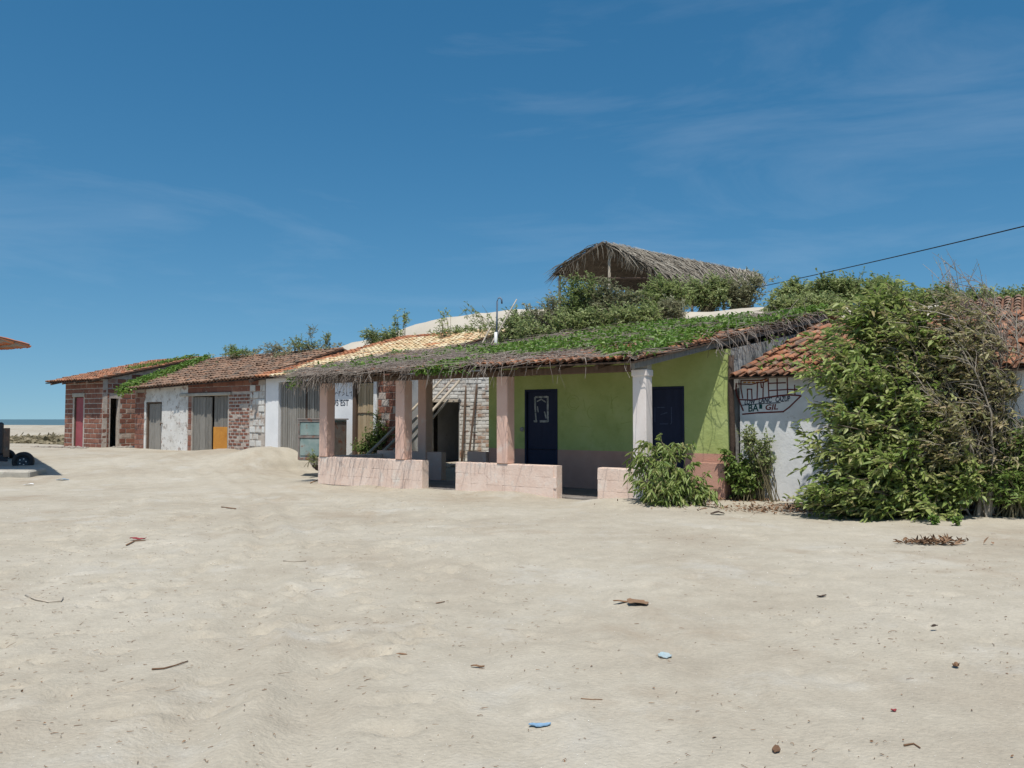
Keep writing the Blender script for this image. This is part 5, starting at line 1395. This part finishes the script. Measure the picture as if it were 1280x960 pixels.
def leaf_bed(name, label, xs, ys, n, size, seed):
    r = np.random.default_rng(seed); x = r.normal(xs[0], xs[1], n); y = r.normal(ys[0], ys[1], n)
    z = ground_z(x, y)+r.uniform(0, .035, n); d = nrm(r.normal(0,1,(n,3))*np.array([1,1,.35]))
    V, F = leaves_np(np.stack([x,y,z],1), d, np.array([0,0,1.])+r.normal(0,.5,(n,3)), size*r.uniform(.6,1.3,n), size*.4*r.uniform(.6,1.2,n), fold=.35, droop=-.1)
    o_ = link(name, np_mesh(name, V, F, np.repeat(r.random(n), 6)), M['brown_leaf']); tag(o_, label, 'leaf litter', kind='stuff')
p = gp(960, 622); leaf_bed('leaf_litter', 'bed of fallen brown leaves before the white mural wall', (p.x, .9), (p.y, .28), 3600, .075, 220)
p = gp(1090, 640); leaf_bed('leaf_litter', 'fallen brown leaves in the shade below the big bush', (p.x+.4, 1.5), (p.y+.45, .4), 3000, .075, 221)
x, y = scatter(150, r, None, (3.6, 15), lambda x, y: .3+.5*(x > 1)); n = len(x)
d = nrm(r.normal(0,1,(n,3))*np.array([1,1,.2])); V, F = leaves_np(np.stack([x,y,ground_z(x,y)+.006],1), d, np.array([0,0,1.])+r.normal(0,.4,(n,3)), r.uniform(.012,.03,n), r.uniform(.006,.014,n), fold=.4, droop=0)
o = link('leaf_crumbs', np_mesh('leaf_crumbs', V, F, np.repeat(r.random(n), 6)), M['brown_leaf']); tag(o, 'single dry leaf crumbs strewn thinly across the sand', 'leaf crumbs', kind='stuff')

def crumple(name, label, cat, px, py, L_, W_, H_, m, rot, seed, parts=None):
    """a crumpled flat scrap: folded sheet with thickness"""
    r_ = random.Random(seed); p = gp(px, py)
    nx_, ny_ = 7, 4; vs = []; fs = []
    for sgn in (1, -1):
        for j in range(ny_):
            for i in range(nx_):
                if sgn == 1: r_.seed(seed*97+i*13+j)
                else: r_.seed(seed*97+i*13+j)
                prof = .25+.75*math.sin(math.pi*(i+.35)/(nx_-.3))
                zz = (.5+.5*math.sin(i*.95+seed))*H_*.6 + abs(j-1.5)/1.5*H_*.45*(1 if seed % 2 else .5) + r_.uniform(0, H_*.25)
                vs.append(((i/(nx_-1)-.5)*L_+r_.uniform(-.06,.06)*L_, (j/(ny_-1)-.5)*W_*prof+r_.uniform(-.09,.09)*W_, zz+(.0 if sgn == 1 else -.004)+.006))
    nn_ = nx_*ny_
    for j in range(ny_-1):
        for i in range(nx_-1):
            a = j*nx_+i; fs.append((a, a+1, a+nx_+1, a+nx_)); fs.append((nn_+a+nx_, nn_+a+nx_+1, nn_+a+1, nn_+a))
    rim_ = [i for i in range(nx_)] + [j*nx_+nx_-1 for j in range(1, ny_)] + [(ny_-1)*nx_+i for i in range(nx_-2, -1, -1)] + [j*nx_ for j in range(ny_-2, 0, -1)]
    for q in range(len(rim_)):
        a, b_ = rim_[q], rim_[(q+1) % len(rim_)]; fs.append((b_, a, nn_+a, nn_+b_))
    k_ = MB(); k_.add(vs, fs)
    o_ = k_.build(name, m, None, Matrix.Translation(p) @ Matrix.Rotation(R(rot), 4, 'Z')); tag(o_, label, cat); return o_
crumple('plastic_scrap', 'red plastic scrap lying on the sand at left', 'litter', 172, 674, .20, .10, .03, M['red_lit'], 5, 1)
crumple('plastic_scrap', 'bright blue plastic strip lying on the near sand', 'litter', 675, 901, .11, .045, .012, M['blue_lit'], 2, 2)
crumple('plastic_scrap', 'pale blue crumpled plastic half buried in the sand', 'litter', 831, 817, .085, .12, .012, M['paleblue_lit'], 15, 3)
crumple('plastic_scrap', 'small whitish plastic scrap near the concrete slab', 'litter', 36, 606, .22, .12, .04, M['white'], 10, 4)
crumple('plastic_scrap', 'blue plastic scrap at the tip of the roof shadow', 'litter', 78, 600, .3, .10, .03, M['blue_lit'], 8, 5)
crumple('brown_rag', 'crumpled brown dead leaf lying mid sand', 'leaf', 797, 752, .17, .20, .028, M['brown_leaf'], 20, 6)
crumple('leaf_stalk', 'curled brown leaf stalk beside the crumpled dead leaf', 'leaf', 779, 751, .17, .05, .016, M['brown_leaf'], -5, 7)
crumple('fallen_leaf', 'single brown leaf on the near sand at right', 'leaf', 970, 931, .08, .038, .012, M['brown_leaf'], 65, 8)
crumple('seed_pod', 'dark brown seed pod on the sand at right', 'seed pod', 1195, 830, .045, .05, .025, M['brown_leaf'], 10, 9)
crumple('seed_pod', 'blackish flat seed pod right of the dead leaf', 'seed pod', 1168, 781, .05, .035, .02, M['dark_wood'], 0, 10)
crumple('seed_pod', 'dark stone like pod before the leaf litter', 'seed pod', 897, 643, .22, .14, .05, M['dark_wood'], 0, 11)
crumple('wood_chip', 'small dark wood chip left of centre on the sand', 'wood chip', 501, 815, .08, .025, .012, M['brown_leaf'], 8, 12)
crumple('wood_chip', 'small brown wood chip right of another chip', 'wood chip', 597, 830, .085, .025, .012, M['brown_leaf'], -2, 13)
crumple('wood_chip', 'short reddish chip of wood on near right sand', 'wood chip', 1117, 883, .03, .025, .01, M['red_lit'], 0, 14)
crumple('wood_chip', 'dark sliver beside a smaller twig on right sand', 'wood chip', 1027, 744, .09, .03, .015, M['dark_wood'], 10, 15)
def twig(label, pix, rad, m='brown_leaf'):
    P_ = [gp(*q) for q in pix]; a = P_[0]
    k_ = MB(); k_.tube([p - a + Vector((0,0,rad*1.2)) for p in P_], [rad*(1-.5*i/len(P_)) for i in range(len(P_))], 6)
    o_ = k_.build('twig', M[m], None, Matrix.Translation(a)); tag(o_, label, 'twig')
twig('long bent dark twig on the left sand', [(190,833),(205,832),(220,828),(235,823)], .006)
twig('hooked pale brown twig on the far left sand', [(32,743),(45,748),(60,751),(76,750),(79,746)], .009, 'pole_wood')
twig('thin straight twig left of the blue strip', [(545,752),(556,750)], .005)
twig('thin forked twig on near right sand', [(1130,925),(1142,923),(1150,928)], .005)
twig('thin pale twig left of sand centre', [(354,700),(368,701),(383,700)], .006, 'pole_wood')
twig('dark twig beside the red plastic scrap', [(158,681),(168,676),(182,675)], .01)
twig('fine dark twig on the sand before the pale blue plastic', [(726,868),(740,869),(753,869)], .0035)
twig('dark slim twig before the left end of the porch', [(277,634),(286,635),(295,636)], .012)
twig('dark twig just left of the porch wall', [(388,604),(395,601),(402,601)], .014)
# dry brush pile on the right
p = gp(1160, 679); r = np.random.default_rng(230); n = 130
root = thing('dry_brush', 'small heap of dry brown leaves and twigs on right sand', 'brush heap', p)
P_ = np.stack([r.normal(0,.17,n)+np.where(r.random(n)<.25,.35,0), r.normal(0,.05,n), r.uniform(.005,.04,n)], 1); d = nrm(np.stack([r.normal(0,1,n), r.normal(0,.5,n), r.uniform(0,.5,n)],1))
V, F = leaves_np(P_, d, np.array([0,0,1.])+r.normal(0,.6,(n,3)), r.uniform(.06,.14,n), r.uniform(.02,.04,n), fold=.4, droop=-.1)
link('dry_leaves', np_mesh('dry_leaves', V, F, np.repeat(r.random(n),6)), M['brown_leaf'], root)['kind'] = 'stuff'
Pl = np.stack([P_[:40], P_[:40]+d[:40]*.06, P_[:40]+d[:40]*.13*np.array([1,1,.4])], 1); V, F = tubes_np(Pl, np.full((40,3), .005), 3)
link('dry_twigs', np_mesh('dry_twigs', V, F, np.repeat(r.random(40),9)), M['brown_leaf'], root)['kind'] = 'stuff'

# ------------------------------------------------------------------ overhead wire
a = at(948, 359, 27); b = at(1280, 276, 14.5); ext = b + (b-a)*.9
pts = []
for i in range(25):
    t = i/24; q = a.lerp(ext, t); q.z -= .10*math.sin(math.pi*t); pts.append(q)
k = MB(); k.tube([p - a for p in pts], .012, 6); o = k.build('overhead_wire', M['wire'], None, Matrix.Translation(a)); tag(o, 'thin black wire sagging from the dune to the upper right', 'wire')
